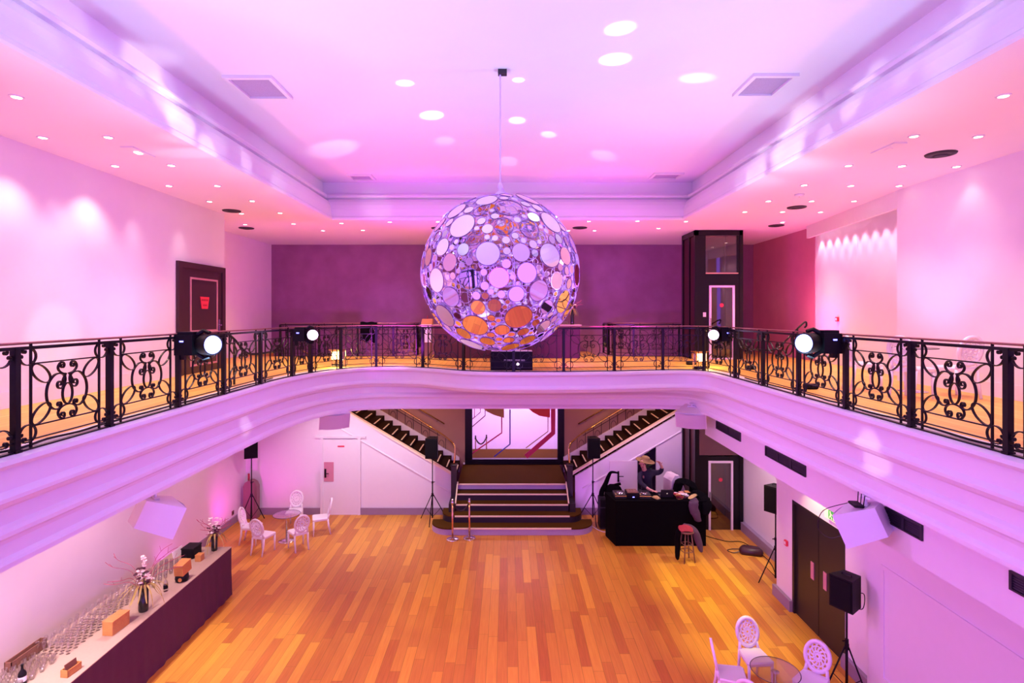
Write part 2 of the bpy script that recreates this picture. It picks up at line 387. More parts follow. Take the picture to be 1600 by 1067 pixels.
# skirtings of the lower level
m = MB(); m.bx(WL, WL+.03, -1.5, 16.68, 0, .2); struct('baseboard_left_lower', m, 'skirting_grey', 'grey skirting behind the drinks bar')
m = MB(); m.bx(WL+.03, -5.6, 16.66, 16.7, 0, .2); m.bx(-4.45, -1.62, 16.66, 16.7, 0, .2); m.bx(2.03, 3.3, 16.66, 16.7, 0, .2); m.bx(4.5, 5.2, 16.66, 16.7, 0, .2)
struct('baseboard_stairs', m, 'skirting_grey', 'grey skirting under the stairs')
m = MB(); m.bx(6.47, 6.58, 11.9, 15.45, 0, .24); struct('baseboard_right_lower', m, 'skirting_grey', 'grey skirting beside the lift')
m = MB(); m.bx(5.68, 5.75, 11.22, 11.95, 0, .22); m.bx(5.68, 5.75, 8.7, 9.5, 0, .22); struct('baseboard_doors', m, 'skirting_grey', 'grey skirting beside the double doors')
# sloping moulding below the strings
m = MB(); m.tube([(-5.05, 16.69, 2.60), (-1.75, 16.69, .69)], .028, 8); struct('trim_6', m, 'paint_white', 'sloping moulding on the left stair wall')
m = MB(); m.tube([(5.2, 16.69, 2.50), (2.25, 16.69, .78)], .028, 8); struct('trim_7', m, 'paint_white', 'sloping moulding on the right stair wall')
# doors
d1 = MB(); d1.bx(-5.52, -4.48, 16.66, 16.7, 0, 2.25); door1 = struct('door_1', d1, 'paint_white', 'white flush door under the left stairs')
m = MB()
for (x0, x1, z0, z1) in [(-5.60, -5.52, 0, 2.30), (-4.48, -4.40, 0, 2.30), (-5.75, -4.25, 2.30, 2.35)]: m.bx(x0, x1, 16.64, 16.7, z0, z1)
m.build('door_frame', 'paint_white', door1)
m = MB(); m.bx(-5.49, -5.2, 16.65, 16.658, 1.0, 1.58); m.build('push_plate', 'plate_rose', door1)
m = MB(); m.bx(-5.47, -5.42, 16.63, 16.65, 1.12, 1.38); m.tube([(-5.445, 16.62, 1.25), (-5.445, 16.59, 1.25), (-5.33, 16.59, 1.25)], .012, 6); m.build('door_handle', 'black_plastic', door1)
m = MB(); m.bx(-5.08, -4.88, 16.65, 16.658, 2.03, 2.07); m.build('door_sign', 'sign_red', door1)
# gallery door on the left wall
GD = MB(); GD.bx(-6.665, -6.63, 11.30, 12.95, GZ, 6.98); gdoor = struct('door_2', GD, 'door_dark', 'dark panelled door with red sign on the left gallery wall')
m = MB()
m.frame('x', -6.665, -6.60, 11.18, 13.04, GZ, 7.08, .14, .12, False)
m.build('door_frame', 'door_dark', gdoor)
m = MB()
def rectrim(m, y0, y1, z0, z1, x0, x1, w):
    m.frame('x', x0, x1, y0, y1, z0, z1, w)
rectrim(m, 11.62, 12.72, 5.62, 6.78, -6.63, -6.615, .04); rectrim(m, 11.62, 12.72, GZ+.15, 5.38, -6.63, -6.615, .04)
m.build('panel_moulding', 'plate_rose', gdoor)
m = MB(); m.prism([(12.0, 6.38), (12.36, 6.38), (12.30, 6.12), (12.06, 6.12)], -6.63, -6.618, 'x'); sgn = m.build('door_sign', 'sign_red', gdoor)
m = MB()
for k in range(8): m.bx(-6.617, -6.614, 12.045+k*.034, 12.065+k*.034, 6.29, 6.33)
for k in range(5): m.bx(-6.617, -6.614, 12.10+k*.034, 12.12+k*.034, 6.18, 6.215)
m.build('sign_lettering', 'coat_red', sgn)
m = MB(); m.tube([(-6.62, 12.8, 5.75), (-6.57, 12.8, 5.75), (-6.57, 12.7, 5.75)], .014, 6); m.bx(-6.63, -6.62, 12.77, 12.83, 5.62, 5.88); m.build('door_handle', 'chrome', gdoor)
# black double doors
dd = MB(); dd.bx(5.79, 5.85, 10.37, 11.19, 0, 2.2); door3 = struct('door_3', dd, 'door_black', 'black double doors in the cream-lit wall')
m = MB(); m.bx(5.79, 5.85, 9.53, 10.35, 0, 2.2); m.build('door_leaf', 'door_black', door3)
m = MB(); m.frame('x', 5.745, 5.8, 9.48, 11.24, 0, 2.26, .07, .06, False); m.build('door_frame', 'door_black', door3)
for y in (10.56, 10.14):
    m = MB(); m.bx(5.775, 5.79, y-.05, y+.05, .98, 1.30); m.build('push_plate', 'plate_rose', door3)
# closet door ajar beside the opening
m = MB(); m.bx(3.05, 3.86, 16.62, 16.66, 0, 1.62); d4 = struct('door_4', m, 'plaster_pale', 'low pale closet door under the right stairs')
m = MB(); m.bx(3.28, 3.33, 16.6, 16.62, 1.0, 1.32); m.tube([(3.31, 16.6, 1.18), (3.31, 16.55, 1.18), (3.45, 16.55, 1.18)], .012, 6); m.build('door_handle', 'black_plastic', d4)
# ---- lobby beyond the glass
m = MB(); m.bx(-3, 3.6, 23.5, 23.6, .0, 5); struct('wall_lobby', m, 'lobby_white', 'white lobby wall beyond the glass screen')
m = MB(); m.bx(-3, 3.6, YB+.15, 20.93, .7, .94); m.bx(-3, 3.6, 20.93, 23.5, -.1, 0); struct('floor_lobby', m, 'carpet_brown', 'brown carpet of the lobby beyond the glass')
m = MB(); m.bx(-3, 3.6, YB+.15, 23.5, 4.3, 4.4); struct('ceiling_lobby', m, 'paint_ceiling', 'lobby ceiling')
# ================================================================ RAILINGS
def spiral(cx, cz, r0, r1, a0, turns, n=18):
    """points from radius r0 (start angle a0, degrees) winding to radius r1"""
    return [(cx+(r0+(r1-r0)*k/n)*math.cos(R(a0)+turns*2*PI*k/n), cz+(r0+(r1-r0)*k/n)*math.sin(R(a0)+turns*2*PI*k/n)) for k in range(n+1)]
def arc(cx, cz, rx, rz, a0, a1, n=18, rot=0):
    out = []
    for k in range(n+1):
        a = R(a0+(a1-a0)*k/n); x, z = rx*math.cos(a), rz*math.sin(a)
        out.append((cx+x*math.cos(R(rot))-z*math.sin(R(rot)), cz+x*math.sin(R(rot))+z*math.cos(R(rot))))
    return out
L0 = 1.25
def panel_mb():
    m = MB(); w, dp = .011, .022; cx, cz = .625, .50
    for x in (.17, 1.08):
        m.bx(x-.008, x+.008, -.010, .010, .01, .99)
    m.bx(.17, 1.08, -.008, .008, .785, .798); m.bx(.17, 1.08, -.008, .008, .205, .218); m.bx(.02, 1.23, -.008, .008, .085, .097)
    # C scrolls beside the posts, top and bottom
    for s in (1, -1):
        X = lambda x: x if s > 0 else L0-x
        for top in (1, -1):
            zc = .86 if top > 0 else .15
            body = arc(.138, zc, .092, .080, 100*top, -165*top, 18)
            e1 = spiral(.100, zc+top*.050, .030, .006, 80*top, 1.0*top, 12)
            e2 = spiral(.058, zc-top*.002, .028, .006, -110*top, -1.0*top, 12)
            for pl in (body, e1, e2): m.flatbar([(X(x), z) for x, z in pl], w, dp)
        # oval rings in the corners
        for zc, rt in ((.69, -36), (.312, 36)):
            m.flatbar([(X(x), z) for x, z in arc(.292, zc, .132, .066, 0, 344, 22, rt)], w*.9, dp, closed=True)
        # big lyre scroll
        g = lambda pts: [(X(x), z) for x, z in pts]
        big = [(cx-.045, cz+.055), (cx-.03, cz+.10), (cx-.045, cz+.145), (cx-.10, cz+.168), (cx-.175, cz+.155), (cx-.245, cz+.085), (cx-.27, cz-.01), (cx-.25, cz-.105), (cx-.185, cz-.17), (cx-.12, cz-.178), (cx-.085, cz-.155)]
        big = [(v.x, v.y) for v in catmull([Vector(p) for p in big], 4)]
        m.flatbar(g(big), w*1.25, dp)
        m.flatbar(g(spiral(cx-.098, cz+.062, .053, .010, -8, -1.25, 20)), w*1.1, dp)
        m.flatbar(g(spiral(cx-.112, cz-.138, .032, .006, -30, 1.2, 16)), w, dp)
        # heart on top and bottom
        m.flatbar(g(arc(cx, cz+.225, .125, .068, 130, 262, 14)), w, dp)
        m.flatbar(g(spiral(cx-.072, cz+.243, .040, .008, 160, -1.25, 18)), w, dp)
        m.flatbar(g(arc(cx, cz-.222, .125, .072, 90, 225, 14)), w, dp)
        m.flatbar(g(spiral(cx-.068, cz-.245, .042, .008, 200, 1.25, 18)), w, dp)
    m.flatbar(arc(cx, cz-.04, .066, .105, 0, 345, 22), w, dp, closed=True)
    for s in (-1, 1): m.flatbar([(cx+s*.045, cz+.06), (cx+s*.06, cz+.10), (cx+s*.03, cz+.15), (cx+s*.04, cz+.165)], w, dp)
    return m
PANEL = None
def rail_run(root, pts, heads=True, first=None):
    """posts at pts (x, y); scroll panels between; local to root"""
    global PANEL
    for i, p in enumerate(pts):
        m = MB(); m.bx(-.028, .028, -.028, .028, -.01, .945); m.bx(-.036, .036, -.036, .036, .0, .03)
        o = m.build('railing_post', 'iron_black', root); o.location = (p[0], p[1], 0)
        j = pts[min(i+1, len(pts)-1)]; k = pts[max(i-1, 0)]
        o.rotation_euler.z = math.atan2(j[1]-k[1], j[0]-k[0])
        if i+1 < len(pts):
            q = pts[i+1]; ln = math.hypot(q[0]-p[0], q[1]-p[1])
            if PANEL is None:
                o = panel_mb().build('scroll_panel', 'iron_black', root); PANEL = o
            else:
                o = PANEL.copy(); COL.objects.link(o); o.parent = root
            o.location = (p[0], p[1], 0); o.rotation_euler.z = math.atan2(q[1]-p[1], q[0]-p[0]); o.scale.x = ln/L0
def path_bars(root, path, closed=False):
    P3 = lambda z: [(p[0], p[1], z) for p in path]
    m = MB(); m.tube(P3(.985), .012, 8); m.build('handrail', 'rail_copper', root, True)
    n = len(path); rings = []
    m = MB()
    for (z0, z1, w) in ((.925, .955, .022), (.0, .018, .022)):
        rings = []
        pv = [Vector((p[0], p[1])) for p in path]; nn = offs(pv)
        for p, q in zip(pv, nn):
            rings.append([(p.x-q.x*w, p.y-q.y*w, z0), (p.x+q.x*w, p.y+q.y*w, z0), (p.x+q.x*w, p.y+q.y*w, z1), (p.x-q.x*w, p.y-q.y*w, z1)])
        m.loft(rings)
    m.build('rail_bar', 'iron_black', root)
root = thing('balcony_railing', 'black wrought iron scroll railing with thin copper handrail around the open well', 'railing', (0, 0, GZ))
left_posts = [(-4.42, 4.955+1.25*k) for k in range(-4, 6)]
right_posts = [(4.46, 4.96+1.19*k) for k in range(5, -5, -1)]
dense = catmull([(p.x, p.y) for p in RAIL], 6)
back = [p for p in dense if p.y > 10.4]
bp = []
for px in (486, 532, 588, 661, 724.5, 802, 880.6, 959, 1036, 1100):
    best = min(back, key=lambda p: abs(PX+F*p.x/p.y-px)+(0 if p.y > 11 else 5)); bp.append((best.x, best.y))
for i, (x, y) in enumerate(left_posts):
    b = min(dense, key=lambda p: abs(p.y-y)+(9 if p.x > 0 else 0)); left_posts[i] = (b.x, b.y)
rail_run(root, left_posts+bp+right_posts)
path_bars(root, [p for p in RAIL])
# railings guarding the two stairwells on the gallery
def well_rail(pts, label, cuts):
    r = thing('stairwell_railing', label, 'railing', (0, 0, GZ))
    rail_run(r, cuts); path_bars(r, pts); return r
well_rail([(-6.75, 16.55), (-3.4, 16.55), (-2.95, 16.75), (-2.78, 17.2), (-2.78, 18.1)], 'black scroll railing around the stairwell with a black cloth hung on it', [(-6.75, 16.55), (-5.6, 16.55), (-4.45, 16.55), (-3.4, 16.55), (-2.78, 17.2), (-2.78, 18.1)])
well_rail([(3.12, 18.1), (3.12, 17.2), (3.3, 16.75), (3.75, 16.55), (5.15, 16.55)], 'black scroll railing around the stairwell beside the lift', [(3.12, 18.1), (3.12, 17.2), (3.75, 16.55), (5.1, 16.55)])
# ================================================================ STAIRCASE
st = thing('staircase', 'brown carpeted double staircase with rounded bottom steps and brass handrails', 'staircase', (.13, 15.1, 0))
def round_step(m, hw, y0, y1, z0, z1, r):
    """a slab with rounded front corners (front is -y)"""
    poly = [(-hw, y1)]
    for k in range(9):
        a = PI+k*PI/2/8; poly.append((-hw+r+r*math.cos(a), y0+r+r*math.sin(a)))
    for k in range(9):
        a = 1.5*PI+k*PI/2/8; poly.append((hw-r+r*math.cos(a), y0+r+r*math.sin(a)))
    poly.append((hw, y1))
    return m.prism(poly, z0, z1, 'z')
XL, XR = -1.60, 1.90                 # landing edges, local x = world - .13
ST = [(2.24, 0, .195, .52), (1.98, .40, .385, .40), (1.62, .78, .575, .02), (1.62, 1.12, .765, .02), (1.62, 1.46, .955, .02)]
zprev = 0
for i, (hw, y, z, r) in enumerate(ST):
    m = MB(); round_step(m, hw, y+.02, 3.7 if i == 4 else ST[i+1][1]+.3, zprev, z-.035, max(r-.02, .01)); m.use(1); round_step(m, hw, y, 3.68 if i == 4 else ST[i+1][1]+.28, z-.035, z, r)
    if i == 4:
        m.use(2)
        rr = max(r-.015, .01)
        m.bx(-hw+rr, hw-rr, y+.012, y+.02, zprev+.035, z-.04)
    o = m.build('step' if i < 4 else 'landing', ['riser_dark' if i else 'grille_lilac', 'carpet_brown', 'grille_lilac'], st)
    m = MB(); m.bx(-1.60, 1.60, y-.012, y+.022, z-.03, z+.006); m.build('nosing', 'nosing', o)
    zprev = z-.001
LZ = .955
m = MB(); m.bx(-1.62, 1.62, 3.6, 3.68, LZ, LZ+.05); m.build('landing_edge', 'plaster_pale', st)
for s in (-1, 1):
    # cheek wall with pale edge strip and newel
    m = MB(); m.bx(min(s*1.64, s*1.80), max(s*1.64, s*1.80), 1.35, 1.50, .38, 1.50); m.bx(min(s*1.64, s*1.80), max(s*1.64, s*1.80), .70, 1.4, .38, .62)
    m.rbx(min(s*1.62, s*1.82), max(s*1.62, s*1.82), 1.33, 1.52, 1.50, 1.56, .02)
    m.build('newel_post', 'door_black', st)
    m = MB(); m.tube([(s*1.61, .74, .62), (s*1.61, 1.44, 1.02)], .022, 6); m.build('edge_strip', 'nosing', st)
    # flight: steps rising outwards behind the white wall
    x0 = s*1.72; fl = MB(); nz = MB()
    for k in range(22):
        xa = x0+s*.28*k; xb = xa+s*.30; z = LZ+.1665*(k+1)
        if z > 4.70: break
        m = MB(); m.bx(min(xa, xb), max(xa, xb), 1.72, 3.5, z-.04, z); m.bx(min(xa, xa+s*.03), max(xa, xa+s*.03), 1.72, 3.5, z-.17, z-.04)
        o = m.build('step', 'carpet_dark', st)
        m = MB(); m.bx(min(xa-s*.006, xa+s*.03), max(xa-s*.006, xa+s*.03), 2.1, 2.95, z-.012, z+.005); m.build('nosing', 'nosing', o)
    # outer string capping and inner string
    sl = .1665/.28
    P = lambda x: LZ+.20+sl*(abs(x)-1.72)
    m = MB(); xs, xe = s*1.74, s*(1.74+(5.0 if s < 0 else 3.3))
    m.prism([(xs, P(xs)-.02), (xe, P(xe)-.02), (xe, P(xe)+.04), (xs, P(xs)+.04)], 1.56, 1.71); m.build('string_capping', 'nosing', st)
    m = MB(); m.prism([(xs, P(xs)-.45), (xe, P(xe)-.45), (xe, P(xe)+.06), (xs, P(xs)+.06)], 3.5, 3.56); m.build('inner_string', 'plaster_pale', st)
    # iron balustrade and brass handrail on the inner side
    Q = lambda x: LZ+.84+sl*(abs(x)-1.95)
    m = MB()
    b0 = Vector((s*1.72, 1.45, 1.56))
    hp = [(s*1.72, 1.45, 1.56), (s*1.70, 1.46, 1.75), (s*1.70, 1.50, 2.0), (s*1.76, 1.62, 2.12), (s*1.95, 2.1, 2.14), (s*2.2, 2.8, 2.12), (s*2.6, 3.4, Q(2.6)+.02)] + [(s*x, 3.52, Q(x)) for x in (3.2, 4.0, 5.0, 6.0, 7.0)]
    m.tube([(v.x, v.y, v.z) for v in catmull(hp, 4)], .028, 8); m.build('handrail', 'brass', st, True)
    m = MB(); x = 2.2
    while x < 6.9:
        m.bx(s*x-.008, s*x+.008, 3.512, 3.528, Q(x)-.80, Q(x)); x += .27
    for dz in (.12, .66): m.tube([(s*2.4, 3.52, Q(2.4)-dz), (s*6.9, 3.52, Q(6.9)-dz)], .009, 5)
    x = 2.34
    while x < 6.7:
        m.tube([(s*x+.09*math.cos(a*PI/8), 3.52, Q(x)-.39+.16*math.sin(a*PI/8)) for a in range(17)], .007, 4); x += .54
    m.build('balustrade', 'iron_black', st)
    m = MB(); w0, w1 = 2.25, 6.2
    WQ = lambda x: LZ+1.33+sl*(abs(x)-2.2)
    m.tube([(s*w0, 3.63, WQ(w0)), (s*w1, 3.63, WQ(w1))], .02, 6)
    for x in (2.5, 3.7, 4.9): m.tube([(s*x, 3.63, WQ(x)), (s*x, 3.63, WQ(x)-.07), (s*x, 3.69, WQ(x)-.09)], .01, 5)
    m.build('wall_handrail', 'brass', st, True)
# ---- glass screen with decals behind the landing
gs = thing('glass_screen', 'black framed glass screen with crimson, blue and gold decal lines above the landing', 'glass screen', (.19, YB, 0))
m = MB()
for (x0, x1, z0, z1) in ((-1.62, -1.38, 1.12, 3.97), (1.50, 1.72, 1.12, 3.97), (-1.38, 1.50, 3.88, 3.97)): m.bx(x0, x1, -.06, .12, z0, z1)
for k in range(3): m.bx(-1.62, 1.72, -.06-.03*(2-k), .12, .955+.055*k, 1.01+.055*k)
m.build('screen_frame', 'lift_frame', gs)
m = MB(); m.bx(-1.38, 1.50, .02, .03, 1.1, 3.88); m.build('glass_pane', 'lobby_glass', gs)
def Z4(x, y): px, py = 660+x/4.64, 630+y/4.64; q = at(px, py, YB); return (q.x-.19, q.z)
def decal(name, m_, pts, w):
    m = MB(); m.flatbar([Z4(*p) for p in pts], w, .008, y=.01); m.build(name, m_, gs)
for m_, pts, w in [('decal_crimson', [(575, 45), (575, 215), (355, 368)], .045), ('decal_blue', [(635, 45), (635, 297), (520, 388)], .045), ('decal_crimson', [(948, 30), (948, 215), (750, 388)], .16),
                   ('decal_gold', [(910, 90), (910, 205), (750, 325)], .03), ('decal_dark', [(455, 40), (455, 90), (352, 178)], .03), ('decal_dark', [(420, 40), (420, 65), (352, 125)], .022),
                   ('decal_crimson', [(377, 40), (377, 100), (355, 122)], .025), ('decal_crimson', [(352, 215), (352, 330)], .03)]:
    decal('decal_line', m_, pts, w)
for m_, pts in [('decal_gold', [(430, 30), (470, 62), (520, 86), (592, 107), (592, 30)]), ('decal_red', [(760, 30), (800, 65), (850, 92), (925, 104), (925, 30)]), ]:
    m = MB(); m.prism([Z4(*p) for p in pts], .004, .012); m.build('decal_arc', m_, gs)
# ================================================================ LIFT
EX0, EX1, EY0, EY1 = 5.22, 6.56, 15.5, 16.68
lf = thing('glass_lift', 'black framed glass lift shaft rising through both floors', 'lift', (0, 0, 0))
def FX(px): return (px-PX)*EY0/F
def FZ(py): return H-(py-PY)*EY0/F
m = MB()
for (x, y) in ((EX0, EY0), (EX1-.1, EY0), (EX0, EY1-.1), (EX1-.1, EY1-.1)): m.bx(x, x+.1, y, y+.1, 0, 8.34)
for z in (8.2, 4.6, 3.9): m.bx(EX0, EX1, EY0, EY0+.1, z, z+.14); m.bx(EX0, EX0+.1, EY0, EY1, z, z+.14)
m.bx(EX0, EX0+.08, EY0+.5, EY0+.56, 0, 8.34)
m.build('shaft_frame', 'lift_frame', lf)
m = MB(); m.bx(EX0+.1, EX1-.1, EY1-.06, EY1, 0, 8.3); m.bx(EX1-.06, EX1, EY0+.1, EY1-.1, 0, 8.3); m.build('rear_panel', 'cocoa_panel', lf)
m = MB(); m.bx(EX0+.04, EX0+.055, EY0+.1, EY1-.1, .1, 8.2); m.build('side_glass', 'lift_side_glass', lf)
# lower front
m = MB(); x0, x1, z0, z1 = FX(1107), FX(1145), FZ(832), FZ(720)
m.bx(EX0+.1, x0, EY0+.02, EY0+.08, 0, 3.0); m.bx(x1, EX1-.1, EY0+.02, EY0+.08, 0, 3.0); m.bx(x0, x1, EY0+.02, EY0+.08, z1, z1+.12); m.bx(x0, x1, EY0+.02, EY0+.08, 0, z0)
m.build('front_panel', 'lift_frame', lf); m = MB()
# upper front
u0, u1, v0, v1 = FX(1108), FX(1147.5), FZ(562), FZ(446)
m.bx(EX0+.1, u0, EY0+.02, EY0+.08, 4.7, FZ(428)); m.bx(u1, EX1-.1, EY0+.02, EY0+.08, 4.7, FZ(428)); m.bx(u0, u1, EY0+.02, EY0+.08, v1, FZ(428)); m.bx(u0, u1, EY0+.02, EY0+.08, 4.7, v0)
m.bx(EX0+.1, FX(1103), EY0+.02, EY0+.08, FZ(428), 8.2); m.bx(FX(1152), EX1-.1, EY0+.02, EY0+.08, FZ(428), 8.2)
m.build('front_panel', 'lift_frame', lf)
m = MB(); m.bx(EX0+.12, EX1-.12, EY0+.0, EY0+.03, z1+.16, 3.05); m.build('transom_panel', 'cocoa_panel', lf)
m = MB(); m.bx(FX(1103), FX(1152), EY0+.04, EY0+.05, FZ(428), 8.2); w = m.build('upper_window', 'lift_glass', lf)
m = MB(); m.bx(FX(1102), FX(1153), EY0-.03, EY0+.04, FZ(428), FZ(426)); m.build('window_sill', 'copper', lf)
for (a, b, c, d) in ((x0, x1, z0, z1), (u0, u1, v0, v1)):
    m = MB(); t = .055
    m.frame('y', EY0-.03, EY0+.015, a, b, c, d, t)
    dr = m.build('lift_door', 'lift_door_rim', lf)
    m = MB(); m.bx(a+t, b-t, EY0+.01, EY0+.02, c+t, d-t); m.build('door_glass', 'lift_glass', dr)
    m = MB(); m.lathe([(0, 0), (.055, 0), (.055, .006), (0, .006)], n=16, M=Matrix.Rotation(PI/2, 3, 'X'), c=((a+b)/2, EY0+.008, c+.735*(d-c))); m.build('door_sticker', 'sign_red', dr)
    m = MB(); m.tube([(a+.02, EY0-.03, c+.9), (a+.02, EY0-.08, c+.9), (a+.02, EY0-.08, c+1.15), (a+.02, EY0-.03, c+1.15)], .014, 6); m.build('door_handle', 'chrome', dr)
m = MB(); m.bx(FX(1101)-.04, FX(1101)+.04, EY0, EY0+.02, FZ(495), FZ(488)); m.build('call_button', 'sign_white', lf)
# ================================================================ MIRROR BALL
BC = Vector((-.10, 7.67, 6.56)); BR = 1.07
bl = thing('mirror_disc_ball', 'huge openwork ball of round mirror discs hanging over the dance floor', 'mirror ball', BC)
discs = []; rnd = random.Random(21)
cell = [(.172, 90), (.14, 260), (.11, 900), (.08, 3000), (.055, 7000), (.036, 7000)]
for rad, tries in cell:
    for _ in range(tries):
        z = rnd.uniform(-.97, .96); a = rnd.uniform(0, 2*PI); s = math.sqrt(1-z*z); n = Vector((s*math.cos(a), s*math.sin(a), z)); rr = rad*rnd.uniform(.84, 1.08)
        if all((n-q).length*BR > rr+r2+.004 for q, r2, _ in discs): discs.append((n, rr, rnd.random() < .12))
def disc_geo(m, n, r, ring):
    c = n*BR; t = (n+Vector((rnd.gauss(0, .035), rnd.gauss(0, .035), rnd.gauss(0, .035)))).normalized(); a = t.orthogonal().normalized(); b = t.cross(a); N = 28 if r > .06 else 16
    P = lambda rr, h: [c+t*h+(a*math.cos(2*PI*k/N)+b*math.sin(2*PI*k/N))*rr for k in range(N)]
    if not ring:
        m.use(0); m.loft([P(r*.985, -.003), P(r*.985, .003)])
    m.use(1); m.loft([P(r*.95 if r > .05 else r*.9, -.006), P(r*.95 if r > .05 else r*.9, .006), P(r, .006), P(r, -.006), P(r*.95 if r > .05 else r*.9, -.006)], caps=False)
camd = (Vector((0, 0, H))-BC).normalized()
order = sorted(range(len(discs)), key=lambda i: -(discs[i][1]**2*max(discs[i][0].dot(camd), .02)))
for i in order[:100]:
    m = MB(); disc_geo(m, *discs[i]); m.build('mirror_disc', ['disc_mirror', 'disc_rim'], bl)
m = MB()
for i in order[100:]: disc_geo(m, *discs[i])
for k in range(150):
    z = rnd.uniform(-.95, .95); a = rnd.uniform(0, 2*PI); s = math.sqrt(1-z*z); n = Vector((s*math.cos(a), s*math.sin(a), z)); r = rnd.uniform(.05, .12); u = n.orthogonal().normalized(); v = n.cross(u)
    m.tube([n*(BR-.014)+(u*math.cos(2*PI*q/24)+v*math.sin(2*PI*q/24))*r for q in range(24)], .005, 4, True)
o = m.build('mirror_disc_mass', ['disc_mirror', 'wire_violet'], bl); o['kind'] = 'stuff'
m = MB()
for k in range(9):
    a = k*PI/9; m.tube([((BR-.012)*math.cos(t*PI/24)*math.cos(a), (BR-.012)*math.cos(t*PI/24)*math.sin(a), (BR-.012)*math.sin(t*PI/24)) for t in range(48)], .0045, 4, True)
for lat in (-60, -35, -12, 12, 35, 60):
    rr, z = (BR-.012)*math.cos(R(lat)), (BR-.012)*math.sin(R(lat)); m.tube([(rr*math.cos(t*PI/24), rr*math.sin(t*PI/24), z) for t in range(48)], .0045, 4, True)
m.build('wire_frame', 'wire_violet', bl)
m = MB(); m.tube([(0, 0, BR-.03), (0, 0, UC-BC.z-.04)], .012, 6); m.tube([(.01, 0, 1.22), (.06, 0, 1.12), (.22, 0, 1.06)], .007, 5); m.build('suspension_cable', 'wire_violet', bl)
m = MB(); m.lathe([(.0, 1.05), (.09, 1.05), (.07, 1.10), (.02, 1.14), (.035, 1.20), (.02, 1.25), (0, 1.26)], n=12); m.build('top_collar', 'wire_violet', bl, True)
m = MB(); m.bx(-.03, .09, -.05, .05, UC-BC.z-.06, UC-BC.z); m.build('ceiling_bracket', 'vent_black', bl)
# ================================================================ MEDALLION CHAIRS AND GLASS TABLES
def make_chair(label, group):
    """white chair with oval lattice back; faces local -y, seat centre at the origin"""
    t = thing('medallion_chair', label, 'chair', (0, 0, 0), 0, group)
    m = MB()
    def sq(h, d0, d1, w0, w1): return [(-w0+.03, d0, h), (w0-.03, d0, h), (w0, d0+.03, h), (w1, d1-.03, h), (w1-.03, d1, h), (-w1+.03, d1, h), (-w1, d1-.03, h), (-w0, d0+.03, h)]
    m.loft([sq(.40, -.205, .205, .215, .185), sq(.445, -.215, .21, .225, .19), sq(.465, -.20, .20, .21, .18)]); m.build('seat', 'white_chair', t, 'auto')
    lean = .2
    def B(x, z): return (x, .195+(z-.45)*lean, z)
    zc, rx, rz = .705, .200, .235
    m = MB(); N = 28; rings = []
    for k in range(N):
        a = 2*PI*k/N; ca, sa = math.cos(a), math.sin(a)
        o = [B((rx)*ca, zc+rz*sa), B((rx-.052)*ca, zc+(rz-.052)*sa)]
        rings.append([(o[0][0], o[0][1]-.02, o[0][2]), (o[0][0], o[0][1]+.02, o[0][2]), (o[1][0], o[1][1]+.02, o[1][2]), (o[1][0], o[1][1]-.02, o[1][2])])
    rings.append(rings[0]); m.loft(rings, caps=False)
    for s in (-1, 1): m.tube([(s*.165, .185, .43), B(s*.150, .50), B(s*.145, .56)], [.028, .026, .024], 6)
    bf = m.build('back_frame', 'white_chair', t, True)
    m = MB()
    for rr in (.35, .68):
        m.tube([B(rr*(rx-.03)*math.cos(2*PI*k/16), zc+rr*(rz-.03)*math.sin(2*PI*k/16)) for k in range(16)], .012, 4, True)
    for k in range(12):
        a = 2*PI*k/12; b = a+.5
        m.tube([B(.02*math.cos(a), zc+.02*math.sin(a)), B(.5*(rx-.03)*math.cos(b), zc+.5*(rz-.03)*math.sin(b)), B((rx-.03)*math.cos(a), zc+(rz-.03)*math.sin(a))], .012, 4)
        m.tube([B(.35*rx*math.cos(a), zc+.35*rz*math.sin(a)), B(.7*rx*math.cos(a-.35), zc+.7*rz*math.sin(a-.35)), B((rx-.03)*math.cos(a), zc+(rz-.03)*math.sin(a))], .011, 4)
    m.build('back_lattice', 'white_chair', t)
    for s in (-1, 1):
        m = MB(); m.tube([(s*.19, -.18, .42), (s*.19, -.185, 0)], [.028, .019], 6); m.build('leg', 'white_chair', t, True)
        m = MB(); m.tube([(s*.165, .185, .44), (s*.165, .20, .25), (s*.165, .255, 0)], [.027, .025, .02], 6); m.build('leg', 'white_chair', t, True)
    return t
G1 = 'white chairs round the glass table by the drinks bar'; G2 = 'white chairs round the glass table near the double doors'; G3 = 'white chairs on the right gallery'
TA = Vector((-5.85, 14.75, 0)); TB = Vector((3.98, 8.28, 0)); TC = Vector((6.55, 9.0, GZ))
def face(p, q): return math.atan2(q[1]-p[1], q[0]-p[0])+PI/2
c0 = None
